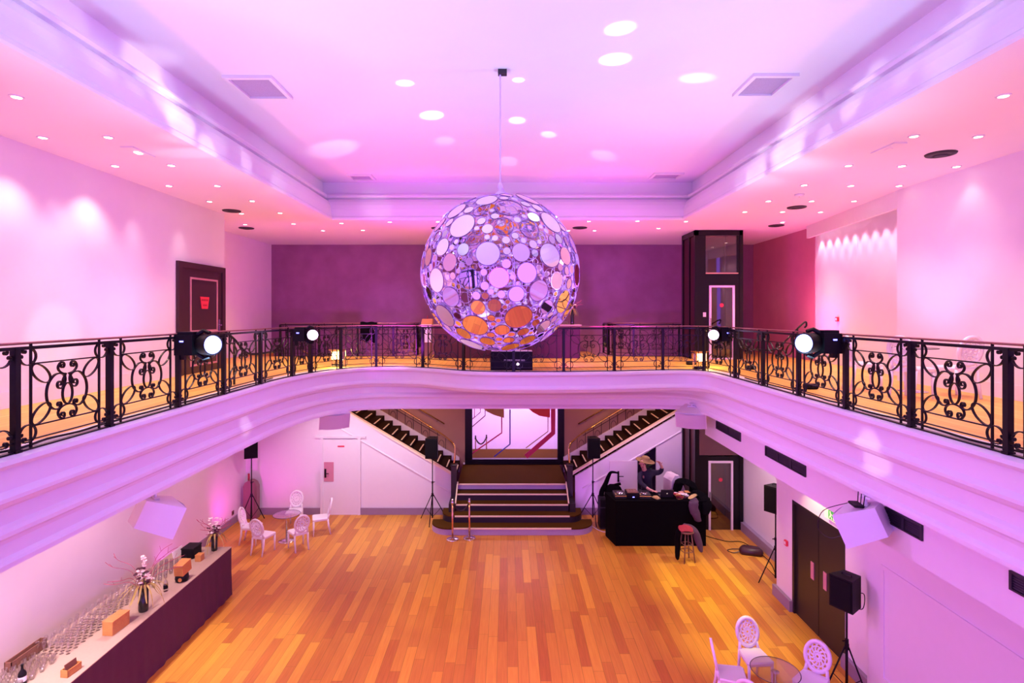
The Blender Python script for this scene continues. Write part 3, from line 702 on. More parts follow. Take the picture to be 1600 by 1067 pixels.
for x, y, z, tgt, da, lab, g in [
    (-6.72, 14.62, 0, TA, -.1, 'white oval-back chair left of the table, in front of the tripod speaker', G1), (-6.16, 14.05, 0, TA, .15, 'white oval-back chair seen from behind, closest to the end of the drinks bar', G1),
    (-5.36, 14.28, 0, TA, -.1, 'white oval-back chair seen from behind on the dance floor side of its glass table', G1), (-6.02, 15.75, 0, TA, 0, 'white oval-back chair facing the room behind the far glass table', G1),
    (-5.12, 15.25, 0, TA, -.25, 'white oval-back chair in profile next to the white flush door', G1),
    (4.02, 9.05, 0, TB, .12, 'white oval-back chair facing us across the near glass table', G2), (3.45, 8.60, 0, TB, .3, 'white oval-back chair in profile on the dance floor side of the near glass table', G2),
    (4.62, 8.45, 0, TB, .5, 'white oval-back chair nearest the tripod speaker by the double doors', G2), (3.52, 7.93, 0, TB, .2, 'white oval-back chair of which only the top shows, in front of the near glass table', G2),
    (6.02, 8.3, GZ, TC, -.5, 'white oval-back chair seen from behind the railing, nearest the well', G3), (6.80, 8.45, GZ, TC, -.35, 'white oval-back chair against the right gallery wall', G3), (5.85, 9.15, GZ, TC, 0, 'white oval-back chair half hidden behind a blue-lit stage light', G3)]:
    rz = face((x, y), tgt)+da
    if c0 is None:
        c0 = make_chair(lab, g); c0.location = (x, y, z); c0.rotation_euler.z = rz
    else: dup(c0, (x, y, z), rz, lab, g)
def make_table(p, lab):
    t = thing('glass_table', lab, 'table', p)
    m = MB(); m.lathe([(0, .70), (.34, .70), (.345, .705), (.34, .712), (0, .712)], n=40); m.build('tabletop', 'table_glass', t)
    m = MB(); m.tube([(.343*math.cos(2*PI*k/40), .343*math.sin(2*PI*k/40), .706) for k in range(40)], .006, 4, True); m.build('tabletop_edge', 'vent_black', t)
    m = MB(); m.lathe([(0, .02), (.028, .02), (.028, .66), (.06, .69), (0, .70)], n=14); m.build('pedestal', 'chrome', t, True)
    m = MB(); m.lathe([(0, 0), (.21, 0), (.21, .012), (.05, .03), (0, .03)], n=28); m.build('base', 'chrome', t, True)
    return t
ta = make_table(TA, 'round glass table on a chrome stem near the end of the drinks bar')
dup(ta, TB, 0, 'round glass table on a chrome stem near the double doors'); dup(ta, TC, 0, 'round glass table on the right gallery behind the railing')
# ================================================================ DRINKS BAR
BX0, BX1, BY0, BY1, BZ = -7.0, -5.9, 5.2, 11.9, 1.03
bar = thing('drinks_bar', 'long drinks bar in a dark purple cloth with a grey top', 'bar counter', (0, 0, 0))
m = MB(); N = 150; top = []; bot = []
per = [(BX1, BY0)]
rings = []
ptsb = [(BX1, BY0+(BY1-BY0)*k/N) for k in range(N+1)]+[(BX1-(BX1-BX0)*k/20, BY1) for k in range(1, 21)]
for i, (x, y) in enumerate(ptsb):
    w = .018*math.sin(i*.9)*math.sin(i*.23+1)
    ox, oy = (w, 0) if i <= N else (0, w)
    rings.append([(x, y, BZ), (x+ox*.4, y+oy*.4, BZ*.5), (x+ox+(.02 if i <= N else 0), y+oy, .012)])
m.loft(rings, closed=False, caps=False); m.build('cloth_skirt', 'bar_skirt', bar, True)
m = MB(); m.bx(BX0, BX1+.004, BY0, BY1+.004, BZ-.012, BZ); m.build('bar_top', 'bar_top', bar)
m = MB()
for y in (5.4, 7.4, 9.4, 11.6):
    for x in (BX0+.1, BX1-.12): m.bx(x-.02, x+.02, y-.02, y+.02, 0, BZ-.012)
m.build('trestle_legs', 'iron_black', bar)
# glasses in rows
FL = MB(); FL.lathe([(0, 0), (.030, 0), (.028, .004), (.005, .010), (.004, .075), (.014, .09), (.025, .125), (.026, .165), (.023, .175)], n=10); 
TU = MB(); TU.lathe([(0, 0), (.028, 0), (.034, .095), (.031, .095), (.026, .008), (0, .008)], n=10)
def glasses(mb, nm, x0, x1, y0, y1, px, lab, grp, cat):
    src = None; j = 0; y = y0
    while y < y1:
        x = x0+(j % 2)*px*.5
        while x < x1:
            p = (x+rnd.uniform(-.006, .006), y+rnd.uniform(-.006, .006), BZ)
            if src is None: src = tag(mb.build(nm, 'flute_glass', None, True, p), lab, cat, grp)
            else:
                o = src.copy(); COL.objects.link(o); o.location = p
            x += px
        y += px*.87; j += 1
glasses(TU, 'tumbler', -6.92, -6.45, 7.15, 8.05, .098, 'clear tumbler in the block around the black bottle on the near end of the bar', 'tumblers at the near end of the bar', 'glass')
glasses(FL, 'champagne_flute', -6.88, -6.42, 8.15, 9.1, .088, 'clear champagne flute in the block beside the nearest tall wooden box', 'flutes by the tall wooden box', 'glass')
glasses(FL, 'champagne_flute', -6.88, -6.50, 9.22, 10.0, .090, 'clear champagne flute standing behind the large vase of flowers', 'flutes behind the large vase', 'glass')
glasses(TU, 'tumbler', -6.85, -6.45, 10.15, 11.15, .100, 'clear tumbler in the block behind the tilted wooden box', 'tumblers behind the tilted box', 'glass')
def wbox(nm, lab, p, sx, sy, sz_, rz=0, lid=True, mt='wood_box'):
    t = thing(nm, lab, 'box', p, rz)
    m = MB(); m.rbx(-sx/2, sx/2, -sy/2, sy/2, 0, sz_*.93, .006); m.build('body', mt, t)
    if lid:
        m = MB(); m.rbx(-sx/2-.004, sx/2+.004, -sy/2-.004, sy/2+.004, sz_*.93, sz_, .004); m.build('lid', mt, t)
    return t
wbox('wooden_box', 'tall pale wooden box standing on the bar in front of the flutes', (-6.17, 8.78, BZ), .17, .36, .22, R(-4))
b2 = thing('wooden_box', 'wooden box tipped up on a black stand near the far end of the bar', 'box', (-6.08, 10.42, BZ+.13), R(-3))
m = MB(); m.obx((0, 0, .10), (.17, .26, .19), (R(8), 0, 0)); m.build('body', 'wood_box', b2); m = MB(); m.obx((0, -.014, .20), (.176, .266, .014), (R(8), 0, 0)); m.build('lid', 'wood_box', b2)
st2 = thing('bowl_stand', 'black rounded stand under the tipped wooden box', 'stand', (-6.08, 10.40, BZ))
m = MB(); m.lathe([(0, 0), (.10, 0), (.12, .05), (.11, .12), (0, .125)], n=16); m.build('body', 'black_plastic', st2, True); m = MB(); m.lathe([(0, 0), (.035, 0), (.035, .008), (0, .008)], n=12, M=Matrix.Rotation(PI/2, 3, 'X'), c=(.03, -.117, .06)); m.build('round_knob', 'wood_box', st2)
b3 = thing('open_box', 'small open wooden box at the near end of the bar', 'box', (-6.05, 7.72, BZ), R(-6))
m = MB(); m.bx(-.055, .055, -.11, .11, 0, .01); m.bx(-.055, -.045, -.11, .11, 0, .10); m.bx(.045, .055, -.11, .11, 0, .10); m.bx(-.055, .055, -.11, -.10, 0, .10); m.bx(-.055, .055, .10, .11, 0, .10); m.build('body', 'wood_box', b3)
m = MB(); m.obx((-.005, 0, .09), (.012, .18, .14), (0, R(-8), 0)); m.build('inner_card', 'wood_dark', b3)
wbox('small_box', 'small wooden box in front of the black case at the far end of the bar', (-6.22, 11.25, BZ), .12, .14, .13, 0)
bc = thing('black_case', 'square black case beside the far vase on the bar', 'case', (-6.50, 11.45, BZ)); m = MB(); m.rbx(-.13, .13, -.16, .16, 0, .20, .02); m.build('body', 'black_plastic', bc); m = MB(); m.rbx(-.135, .135, -.165, .165, .19, .215, .01); m.build('lid', 'black_plastic', bc)
m = MB(); m.obx((0, 0, .075), (.012, .34, .15), (0, R(-12), 0)); tag(m.build('menu_card', 'paper', None, False, (-6.78, 11.45, BZ+.0)), 'white card leaning at the far back edge of the bar', 'card')
cr = thing('wooden_crate', 'low reddish wooden crate at the back edge of the bar beside the tumblers', 'crate', (-6.93, 8.02, BZ))
m = MB(); m.bx(-.05, .05, -.30, .30, 0, .012); m.bx(-.05, -.04, -.30, .30, 0, .14); m.bx(.04, .05, -.30, .30, 0, .14); m.bx(-.05, .05, -.30, -.29, 0, .14); m.bx(-.05, .05, .29, .30, 0, .14); m.build('body', 'wood_dark', cr)
def bottle(lab, p, h, mt, lbl='paper', s=1):
    t = thing('bottle', lab, 'bottle', p)
    m = MB(); r = .038*s; m.lathe([(0, 0), (r, 0), (r, h*.5), (r*.85, h*.62), (r*.34, h*.74), (r*.32, h*.94), (r*.38, h*.95), (r*.38, h), (0, h)], n=16); m.build('body', mt, t, True)
    m = MB(); m.lathe([(r+.001, h*.18), (r+.001, h*.42)], n=16); m.build('bottle_label', lbl, t); return t
bottle('black bottle with a white label at the near end of the bar', (-6.52, 7.48, BZ), .27, 'black_plastic', s=1.25)
bottle('clear bottle with a dark label between large vase and tipped box', (-6.14, 10.0, BZ), .27, 'clear_glass', 'black_plastic')
bottle('small black bottle among the tumblers behind the tipped box', (-6.4, 11.05, BZ), .20, 'black_plastic')
def bouquet(lab, p, h, r, seed, reach=1):
    q = random.Random(seed); t = thing('vase_of_flowers', lab, 'vase', p)
    m = MB(); m.lathe([(0, 0), (r*.9, 0), (r, .02), (r, h), (r*.93, h), (r*.9, .03), (0, .03)], n=20); m.build('vase', 'vase_dark', t, True)
    m = MB()
    for k in range(11):
        a = q.uniform(0, 2*PI); l = q.uniform(.25, .6)*reach; u = q.uniform(.5, 1.4)
        pts = [(0, 0, h*.6), (l*.3*math.cos(a), l*.3*math.sin(a), h+l*.4*u), (l*.75*math.cos(a+.15), l*.75*math.sin(a+.15), h+l*.6*u), (l*math.cos(a), l*math.sin(a), h+l*.7*u)]
        m.tube(catmull(pts, 4), .0045, 4)
        e = pts[2]; m.tube([e, (e[0]+.06*math.cos(a+1), e[1]+.06*math.sin(a+1), e[2]+.08)], .003, 4)
    m.build('twigs', 'twig', t)
    m = MB()
    for k in range(26):
        a = q.uniform(0, 2*PI); l = q.uniform(.18, .40)*reach; w = q.uniform(.008, .016)
        pts = catmull([(0, 0, h*.95), (l*.35*math.cos(a), l*.35*math.sin(a), h+.07), (l*.8*math.cos(a), l*.8*math.sin(a), h-.02-.1*q.random()), (l*math.cos(a), l*math.sin(a), max(.02, h-.12-.45*l*q.random()))], 3)
        nx, ny = -math.sin(a)*w, math.cos(a)*w; n = len(pts)
        m.loft([[(v.x-nx*(1-abs(2*i/n-.8)*.8), v.y-ny*(1-abs(2*i/n-.8)*.8), v.z), (v.x+nx*(1-abs(2*i/n-.8)*.8), v.y+ny*(1-abs(2*i/n-.8)*.8), v.z+.002)] for i, v in enumerate(pts)], closed=False, caps=False)
    m.build('leaves', 'leaf_olive', t)
    for nm, mt, cnt in (('white_bloom', 'flower_white', 20), ('dark_bloom', 'flower_dark', 14)):
        for k in range(cnt):
            m = MB()
            a = q.uniform(0, 2*PI); l = q.uniform(.0, .12); z = h+q.uniform(.02, .50 if nm[0] == 'w' else .28)*reach; c = Vector((l*math.cos(a), l*math.sin(a), z))
            for f in range(5):
                b = f*2*PI/5+q.random(); d = Vector((math.cos(b), math.sin(b), q.uniform(-.2, .5)))*q.uniform(.022, .034)
                m.ball(c+d*.7, .018, 6, 4, (1, 1, .6))
            m.build(nm, mt, t, True)
    m = MB()
    for k in range(5): a = k*1.3; m.tube([(.02*math.cos(a), .02*math.sin(a), .04), (.01*math.cos(a), .0, h+.25*reach)], .005, 4)
    m.build('stems', 'leaf_green', t); return t
bouquet('large dark glass vase of orchids and trailing grass on the bar', (-6.10, 9.33, BZ), .40, .075, 3, 1.15)
bouquet('smaller dark vase of white orchids at the far end of the bar', (-6.17, 11.72, BZ), .30, .06, 8, .8)
# ================================================================ LOUDSPEAKERS
def tripod(lab, p, hp, rz, rad=.45, hub=.75):
    t = thing('speaker_stand', lab, 'speaker stand', p, rz)
    m = MB(); m.cyl((0, 0, .12), (0, 0, hp*.62), .020, n=10); m.cyl((0, 0, hp*.6), (0, 0, hp), .015, n=10); m.build('pole', 'black_plastic', t, True)
    m = MB(); m.cyl((0, 0, hub-.04), (0, 0, hub+.05), .034, n=10); m.build('collar', 'black_plastic', t)
    m = MB(); m.cyl((0, 0, hp*.6), (0, 0, hp*.6+.06), .028, n=10); m.tube([(.02, 0, hp*.6+.03), (.07, 0, hp*.6+.03)], .012, 6); m.build('locking_knob', 'black_plastic', t)
    for k in range(3):
        a = k*2*PI/3; c, s = math.cos(a), math.sin(a)
        m = MB(); m.tube([(.03*c, .03*s, hub), (rad*c, rad*s, .012)], .013, 6); m.build('leg', 'black_plastic', t)
        m = MB(); m.tube([(.02*c, .02*s, .16), (rad*.55*c, rad*.55*s, hub*.46)], .007, 5); m.build('brace', 'black_plastic', t)
    return t
def pa(lab, p, rz, w=.36, d=.33, h=.58):
    t = thing('loudspeaker', lab, 'loudspeaker', p, rz)
    m = MB(); m.loft([[(-w/2, -d/2, z), (w/2, -d/2, z), (w*.36, d/2, z), (-w*.36, d/2, z)] for z in (0, h)]); m.build('cabinet', 'black_plastic', t)
    m = MB(); m.rbx(-w*.45, w*.45, -d/2-.012, -d/2+.001, .03, h-.03, .008); m.build('grille', 'speaker_grille', t)
    m = MB(); m.tube([(-.07, 0, h), (-.07, 0, h+.025), (.07, 0, h+.025), (.07, 0, h)], .012, 5); m.build('handle', 'black_plastic', t)
    return t
for (x, y, hp, rz, ls, lt) in [(-7.38, 16.05, 1.88, R(20), 'black loudspeaker on a tripod in the far left corner', 'black tripod stand in the corner beside the white chairs'),
                               (-2.17, 16.1, 1.86, R(-4), 'black loudspeaker on a tripod left of the carpeted steps', 'black tripod stand left of the carpeted steps'),
                               (2.47, 16.12, 1.86, R(4), 'black loudspeaker on a tripod between the steps and the DJ booth', 'black tripod stand between the steps and the DJ booth'),
                               (5.98, 12.42, 1.60, R(-55), 'black loudspeaker partly hidden by the corner before the double doors', 'black tripod stand with one leg showing past the corner'),
                               (5.33, 8.75, 1.40, R(-60), 'black loudspeaker on a tripod in front of the double doors', 'black tripod stand in front of the double doors')]:
    tripod(lt, (x, y, 0), hp, R(180) if x > 5 else rz+R(30), .45 if -7 < x < 5 else .38, .78); pa(ls, (x, y, hp), rz, h=.50 if y < 10 else .58)
cab = MB(); cab.tube(catmull([(5.40, 8.72, 1.42), (5.55, 8.70, 1.40), (5.58, 8.72, 1.62), (5.42, 8.74, 1.60)], 6), .007, 5); tag(cab.build('speaker_cable', 'black_plastic'), 'black cable looping beside the loudspeaker by the double doors', 'cable')
def wedge(lab, p, rz, dz):
    t = thing('hanging_loudspeaker', lab, 'loudspeaker', p, rz)
    M = Euler((R(24), 0, 0)).to_matrix()
    def V(x, y, z): return tuple(M @ Vector((x, y, z)))
    m = MB(); W, w, D, h, h2 = .34, .17, .22, .20, .17
    m.add([V(-W, -D, -h), V(W, -D, -h), V(w, D, -h2), V(-w, D, -h2), V(-W, -D, h), V(W, -D, h), V(w, D, h2), V(-w, D, h2)], [(0, 3, 2, 1), (4, 5, 6, 7), (0, 1, 5, 4), (1, 2, 6, 5), (2, 3, 7, 6), (3, 0, 4, 7)])
    m.build('cabinet', 'speaker_white', t)
    m = MB(); rings = []
    for k in range(9):
        x = -W*.95+2*W*.95*k/8; b = .05*(1-(k/4-1)**2); rings.append([V(x, -D-.004-b, -h*.93), V(x, -D-.004-b, h*.93)])
    m.loft(rings, closed=False, caps=False); m.build('grille', 'speaker_cloth_white', t, True)
    m = MB(); m.bx(-.09, .09, -.03, .03, .20, .225); m.bx(-.09, -.075, -.03, .03, .05, .22); m.bx(.075, .09, -.03, .03, .05, .22); m.tube([(0, 0, .2), (0, 0, dz)], .018, 6); m.bx(-.06, .06, -.06, .06, dz-.02, dz); m.build('bracket', 'speaker_white', t)
    return t
wedge('white wedge loudspeaker hanging under the left gallery above the bar', (-4.62, 7.30, 3.38), R(135), .36)
wedge('white wedge loudspeaker hanging at the far left corner above the flush door', at(521, 650, 12.9), R(25), .28)
wedge('white wedge loudspeaker hanging at the far right corner in front of the lift', at(1081, 649, 12.9), R(-25), .28)
wr = wedge('white wedge loudspeaker under the right gallery carrying a black router', (4.45, 6.92, 3.42), R(-135), .32)
rt = thing('wireless_router', 'small black router with upright antennas on the white loudspeaker', 'router', (4.32, 6.90, 3.63), R(-100))
m = MB(); m.rbx(-.10, .10, -.06, .06, 0, .03, .01); m.build('body', 'black_plastic', rt)
for x in (-.08, .0, .08):
    m = MB(); m.tube([(x, .05, .03), (x*1.1, .06, .15)], .006, 5); m.build('antenna', 'black_plastic', rt)
m = MB(); m.tube(catmull([(4.24, 6.94, 3.65), (4.08, 7.2, 3.46), (4.10, 7.35, 3.18), (4.24, 7.32, 3.06), (4.36, 7.2, 3.16)], 6), .005, 5); tag(m.build('router_cord', 'vent_black'), 'thin black cable hanging from the router', 'cable')
# ================================================================ STAGE LIGHTS ON THE RAILING
def aim(d):
    d = Vector(d).normalized(); return d.to_track_quat('-Y', 'Z').to_matrix()
def stage_light(lab, p, clampz, d, lens, r=.14, s=1):
    """moving head: base clamped to the rail, yoke and barrel with a lit lens facing d"""
    t = thing('moving_head_light', lab, 'stage light', p)
    M = aim(d); sd = -1 if p[0] < 0 else 1
    m = MB(); m.obx((sd*.02, .0, -.02*s), (.24*s, .28*s, .27*s)); m.obx((sd*.02, 0, .13*s), (.20*s, .2*s, .05*s)); m.build('base_unit', 'black_plastic', t)
    m = MB(); m.tube([(-sd*.05, .0, .10*s), (-sd*.16*s, .03, .165*s), (-sd*.25*s, .02, .135*s)], .03*s, 6); m.build('yoke_arm', 'black_plastic', t)
    m = MB(); m.tube([(-sd*.05, .0, -.12*s), (-sd*.16*s, .03, -.205*s), (-sd*.25*s, .02, -.175*s)], .03*s, 6); m.build('yoke_arm', 'black_plastic', t)
    c = Vector((-sd*.24*s, -.02, -.02*s)); tr = lambda pr: [(rr, z) for rr, z in pr]
    Rm = M @ Matrix.Rotation(PI/2, 3, 'X')
    m = MB(); m.lathe([(0, -.20*s), (r*.7, -.19*s), (r*.95, -.08*s), (r, .05*s), (r, .13*s), (r*.93, .135*s), (r*.9, .11*s), (0, .11*s)], n=22, M=Rm, c=c); m.build('head', 'black_plastic', t, 'auto')
    m = MB(); m.lathe([(0, .118*s), (r*.88, .118*s), (r*.86, .128*s), (0, .145*s)], n=22, M=Rm, c=c); m.build('lens', lens, t, True)
    m = MB(); m.obx((sd*.04, -.142*s, .03*s), (.05, .01, .02)); m.build('status_display', 'led_blue', t)
    m = MB(); m.bx(-.03+sd*.1, .03+sd*.1, -.03, .03, -.22, -.14); m.build('rail_clamp', 'iron_black', t)
    return t
stage_light('stage light with a big blue-white lens on the left railing', (-4.27, 7.5, 5.61), 0, (.86, -.50, .03), 'lens_violet')
stage_light('stage light with a big blue-white lens on the right railing', (4.32, 7.55, 5.63), 0, (-.86, -.50, .0), 'lens_violet')
stage_light('stage light with a small pink lens at the left curve of the railing', at(472, 522, 11.1), 0, (.35, -.93, .05), 'lens_pink', .115, .9)
stage_light('stage light with a small pink lens at the right curve of the railing', at(1131, 522, 11.3), 0, (-.35, -.93, .05), 'lens_pink', .115, .9)
def floodlamp(lab, p, rz):
    t = thing('halogen_lamp', lab, 'lamp', p, rz); t.scale = (1.2, 1.2, 1.2)
    m = MB(); m.bx(-.10, .10, -.07, .07, 0, .05); m.build('base', 'black_plastic', t)
    m = MB(); m.bx(-.14, -.125, -.02, .02, .02, .30); m.bx(.125, .14, -.02, .02, .02, .30); m.bx(-.14, .14, -.02, .02, .02, .035); m.build('bracket', 'chrome', t)
    m = MB(); m.loft([[(-.12, -.07, .13), (.12, -.07, .13), (.12, .07, .16), (-.12, .07, .16)], [(-.12, -.07, .33), (.12, -.07, .33), (.12, .07, .30), (-.12, .07, .30)]]); m.bx(-.13, .13, -.14, .08, .33, .345); m.build('lamp_housing', 'brass', t)
    m = MB(); m.bx(-.10, .10, -.078, -.071, .15, .30); m.build('lamp_glass', 'lens_warm', t); return t
floodlamp('small halogen lamp glowing warm on the gallery floor at the left curve', onz(527, 573, GZ)+Vector((0, .06, 0)), R(-10))
floodlamp('small halogen lamp glowing warm on the gallery floor in front of the lift', onz(1101, 579, GZ)+Vector((0, .35, 0)), R(20))
bx = thing('black_box', 'black box with a line of pale lettering under the mirror ball', 'box', (.09, 12.6, GZ))
m = MB(); m.rbx(-.47, .47, -.2, .2, 0, .42, .012); m.build('cabinet', 'black_plastic', bx)
m = MB(); m.bx(-.46, .46, -.19, .19, .42, .432); m.build('lid', 'plaster_pale', bx)
m = MB(); x = -.165
for k, w in enumerate([.026, .022, .03, .022, .026, .022, .026, .008, 0, .022, .026, .022, .03, .026, .022, .024]):
    if w == 0: x += .02; continue
    m.bx(x, x+w*.28, -.206, -.2, .21, .245); m.bx(x, x+w, -.206, -.2, .236, .245)
    if k % 2: m.bx(x+w*.72, x+w, -.206, -.2, .21, .245)
    if k % 3: m.bx(x, x+w, -.206, -.2, .21, .218)
    x += w+.006
m.build('lettering', 'lobby_white', bx)
m = MB(); m.lathe([(0, 0), (.03, 0), (.028, .006), (0, .008)], n=14, M=Matrix.Rotation(PI/2, 3, 'X'), c=(.14, -.2, .14)); m.build('indicator_lamp', 'lens_pink', bx)
# ================================================================ BACK COUNTER ON THE GALLERY
ct = thing('back_counter', 'long purple-fronted counter behind the mirror ball on the gallery', 'counter', (0, 15.8, GZ))
m = MB(); m.bx(-2.08, 2.06, 0, .6, 0, .92); m.build('body', 'bar_skirt', ct); m = MB(); m.bx(-2.12, 2.10, -.03, .63, .92, .96); m.build('counter_top', 'bar_top', ct)
for k in range(4):
    m = MB(); m.bx(-2.04+k*1.03, -1.06+k*1.03, -.012, 0, .06, .88); m.build('front_panel', 'bar_skirt', ct)
bouquet('tall dark vase of flowers at the right end of the gallery counter', (1.86, 15.98, GZ+.96), .42, .055, 5, .55)
src = None
for k in range(9):
    p = (1.28+.055*k, 16.05+.07*(k % 2), GZ+.96)
    if src is None: src = tag(TU.build('tumbler', 'flute_glass', None, True, p), 'clear tumbler in the short row beside the vase on the gallery counter', 'glass', 'tumblers on the gallery counter')
    else: o = src.copy(); COL.objects.link(o); o.location = p
pd = thing('pedestal', 'slim white pedestal at the left end of the gallery counter', 'pedestal', (-2.32, 16.0, GZ)); m = MB(); m.bx(-.14, .14, -.14, .14, .45, .94); m.bx(-.16, .16, -.16, .16, .92, .96); m.build('cabinet', 'paint_white', pd)
for s in (-1, 1):
    for u in (-1, 1): m = MB(); m.bx(s*.12-.015, s*.12+.015, u*.12-.015, u*.12+.015, 0, .45); m.build('leg', 'wood_dark', pd)
cb = thing('wooden_box', 'brown wooden box standing on the slim white pedestal', 'box', (-2.3, 16.0, GZ+.96)); m = MB(); m.loft([[(-.17, -.12, 0), (.15, -.12, 0), (.15, .12, 0), (-.17, .12, 0)], [(-.14, -.08, .16), (.16, -.08, .16), (.16, .1, .16), (-.14, .1, .16)]]); m.build('body', 'wood_box', cb)
m = MB(); m.lathe([(0, .16), (.012, .16), (.014, .2), (.008, .25), (0, .26)], n=8); m.build('stopper', 'coat_red', cb)
# black cloth on the stairwell rail
m = MB(); rings = []
for k in range(13):
    x = -4.37+.5*k/12; w = .012*math.sin(k*1.7); lo = .44+.05*math.sin(k*1.1)
    rings.append([(x, 16.55-.05-w, GZ+lo), (x, 16.55-.045+w, GZ+.75), (x, 16.55-.03, GZ+1.0), (x, 16.55, GZ+1.025+.01*math.sin(k)), (x, 16.55+.035, GZ+1.0), (x, 16.55+.05+w, GZ+.62)])
m.loft(rings, closed=False, caps=False); tag(m.build('hanging_cloth', 'black_cloth', None, True), 'black cloth folded over the stairwell railing on the gallery', 'cloth')
# side handrails going up from the gallery floor
def side_rail(lab, pts, posts):
    t = thing('side_handrail', lab, 'handrail', (0, 0, 0)); m = MB(); m.tube(catmull(pts, 5), .022, 6); m.build('rail', 'iron_black', t, True)
    for p in posts: m = MB(); m.bx(p[0]-.015, p[0]+.015, p[1]-.015, p[1]+.015, GZ, p[2]); m.build('post', 'iron_black', t)
side_rail('black handrail rising to a curl behind the right railing', [at(1160, 543, 12.0), at(1190, 547, 12.3), at(1214, 545, 12.4), at(1228, 532, 12.6), at(1256, 504, 12.9), at(1260, 508, 12.9), at(1257, 512, 12.9)], [at(1190, 547, 12.3), at(1246, 514, 12.8)])
side_rail('black handrail sloping down behind the left railing', [at(352, 518, 9.6), at(366, 530, 9.9), at(384, 550, 10.3), at(400, 553, 10.6), at(428, 549, 11.2)], [at(366, 530, 9.9), at(400, 553, 10.6)])
# cables along the gallery edge
def cable(lab, x, ys, seed):
    q = random.Random(seed); pts = []
    for k in range(int((ys[1]-ys[0])/.35)+1):
        y = ys[0]+.35*k; pts.append((x+q.uniform(-.02, .03), y, GZ+.014+q.random()*.012))
    m = MB(); m.tube(catmull(pts, 3), .012, 5); return tag(m.build('cable', 'black_plastic', None, True), lab, 'cable')
cable('black cable lying along the foot of the left railing', -4.53, (2, 11), 1); cable('black cable lying along the foot of the right railing', 4.58, (2, 11), 2)
for lab, px, py in (('black plug box on the gallery floor behind the right railing', 1172, 579), ('black plug box on the gallery floor left of the lamp by the lift', 1085, 571.5), ('black plug box at the foot of the right railing', 1268, 611)):
    p = onz(px, py, GZ)+Vector((.12 if px > 1150 else 0, .25, 0)); t = thing('plug_box', lab, 'power box', p); m = MB(); m.rbx(-.11, .11, -.07, .07, 0, .09, .02); m.build('body', 'black_plastic', t)
    for k in range(3): m = MB(); m.cyl((-.06+.06*k, -.07, .045), (-.06+.06*k, -.10, .045), .016, n=8); m.build('plug', 'black_plastic', t)
# ================================================================ CEILING FITTINGS
LEFT = [(26, 151), (67, 214.6), (169, 214), (180, 259), (267.6, 258), (264, 290), (339.5, 290), (327.5, 314.5), (394, 313.7), (377.5, 333.5), (437.5, 332.5)]
RIGHT = [(1568, 149.5), (1428, 212.6), (1528.5, 213), (1325.6, 258.5), (1409, 259), (1494.4, 260), (1256.4, 289), (1329.3, 290), (1404.6, 290), (1200.7, 313.9), (1268, 314), (1334.4, 314), (1163.6, 330.7), (1222.7, 330.7), (1282, 331)]
BACK = [(383, 350.6), (458.5, 349.5), (533.5, 348.5), (609, 346.5), (684, 346), (920, 345.5), (996, 345), (1071.7, 345.7), (1222.7, 347), (504.6, 360), (567, 359.5), (888, 360), (929, 360), (1029, 356.6)]
dl = None; DOWN = []
for nm, lst in (('left', LEFT), ('right', RIGHT), ('back', BACK)):
    for i, (px, py) in enumerate(lst):
        p = onz(px, py, GC); p.z = GC; DOWN.append(p)
        w = {'left': 'ceiling of the left gallery', 'right': 'ceiling of the right gallery', 'back': 'ceiling along the back wall'}[nm]
        lab = 'recessed downlight in the %s, %s %s' % (w, ORD(i), 'counted from the camera' if nm != 'back' else 'counted from the left')
        if dl is None:
            dl = thing('downlight', lab, 'downlight', p, 0, 'recessed downlights of the gallery')
            m = MB(); m.lathe([(.048, 0), (.07, 0), (.068, -.010), (.05, -.012), (.048, 0)], n=18); m.build('trim_ring', 'paint_white', dl, True)
            m = MB(); m.lathe([(0, -.002), (.048, -.002), (.046, -.009), (0, -.010)], n=16); m.build('bulb', 'downlight_glow', dl)
        else: dup(dl, p, 0, lab, 'recessed downlights of the gallery')
ov = None
for px, py, w in [(362, 329, 'over the dark panelled door'), (1470, 240, 'nearest us over the right gallery'), (1245, 323.5, 'over the right gallery beside the lift'), (685, 356, 'left of the mirror ball at the back'), (906, 355.5, 'right of the mirror ball at the back'), (385, 356, 'in the far left corner of the ceiling'), (1213, 352, 'in the far right corner of the ceiling')]:
    p = onz(px, py, GC); p.z = GC
    if ov is None:
        ov = thing('air_outlet', 'round black air outlet '+w, 'air vent', p, 0, 'round air outlets in the gallery ceiling')
        m = MB(); m.lathe([(.10, 0), (.20, 0), (.19, -.02), (.11, -.03), (.10, 0)], n=20); m.build('ring', 'vent_black', ov, True); m = MB(); m.lathe([(0, -.006), (.10, -.006), (.08, -.04), (0, -.045)], n=16); m.build('core', 'vent_black', ov)
    else: dup(ov, p, 0, 'round black air outlet '+w, 'round air outlets in the gallery ceiling')
def ceil_panel(lab, pts, z):
    a = [onz(px, py, z) for px, py in pts]; x0 = min(p.x for p in a); x1 = max(p.x for p in a); y0 = min(p.y for p in a); y1 = max(p.y for p in a)
    t = thing('ceiling_grille', lab, 'air vent', ((x0+x1)/2, (y0+y1)/2, z)); w, d = (x1-x0)/2, (y1-y0)/2
    m = MB()
    m.frame('z', -.045, 0, -w, w, -d, d, .06)
    m.build('frame', 'paint_white', t)
    m = MB(); m.bx(-w+.05, w-.05, -d+.05, d-.05, -.012, -.002); m.build('grille', 'grille_lilac', t)
ceil_panel('square lilac ceiling grille at upper left near the coffer edge', [(357.7, 117.4), (421.9, 117), (457, 151), (388, 152)], UC)
ceil_panel('square lilac ceiling grille at upper right near the coffer edge', [(1178, 114), (1242, 114.7), (1144, 147.5), (1208.5, 147.5)], UC)
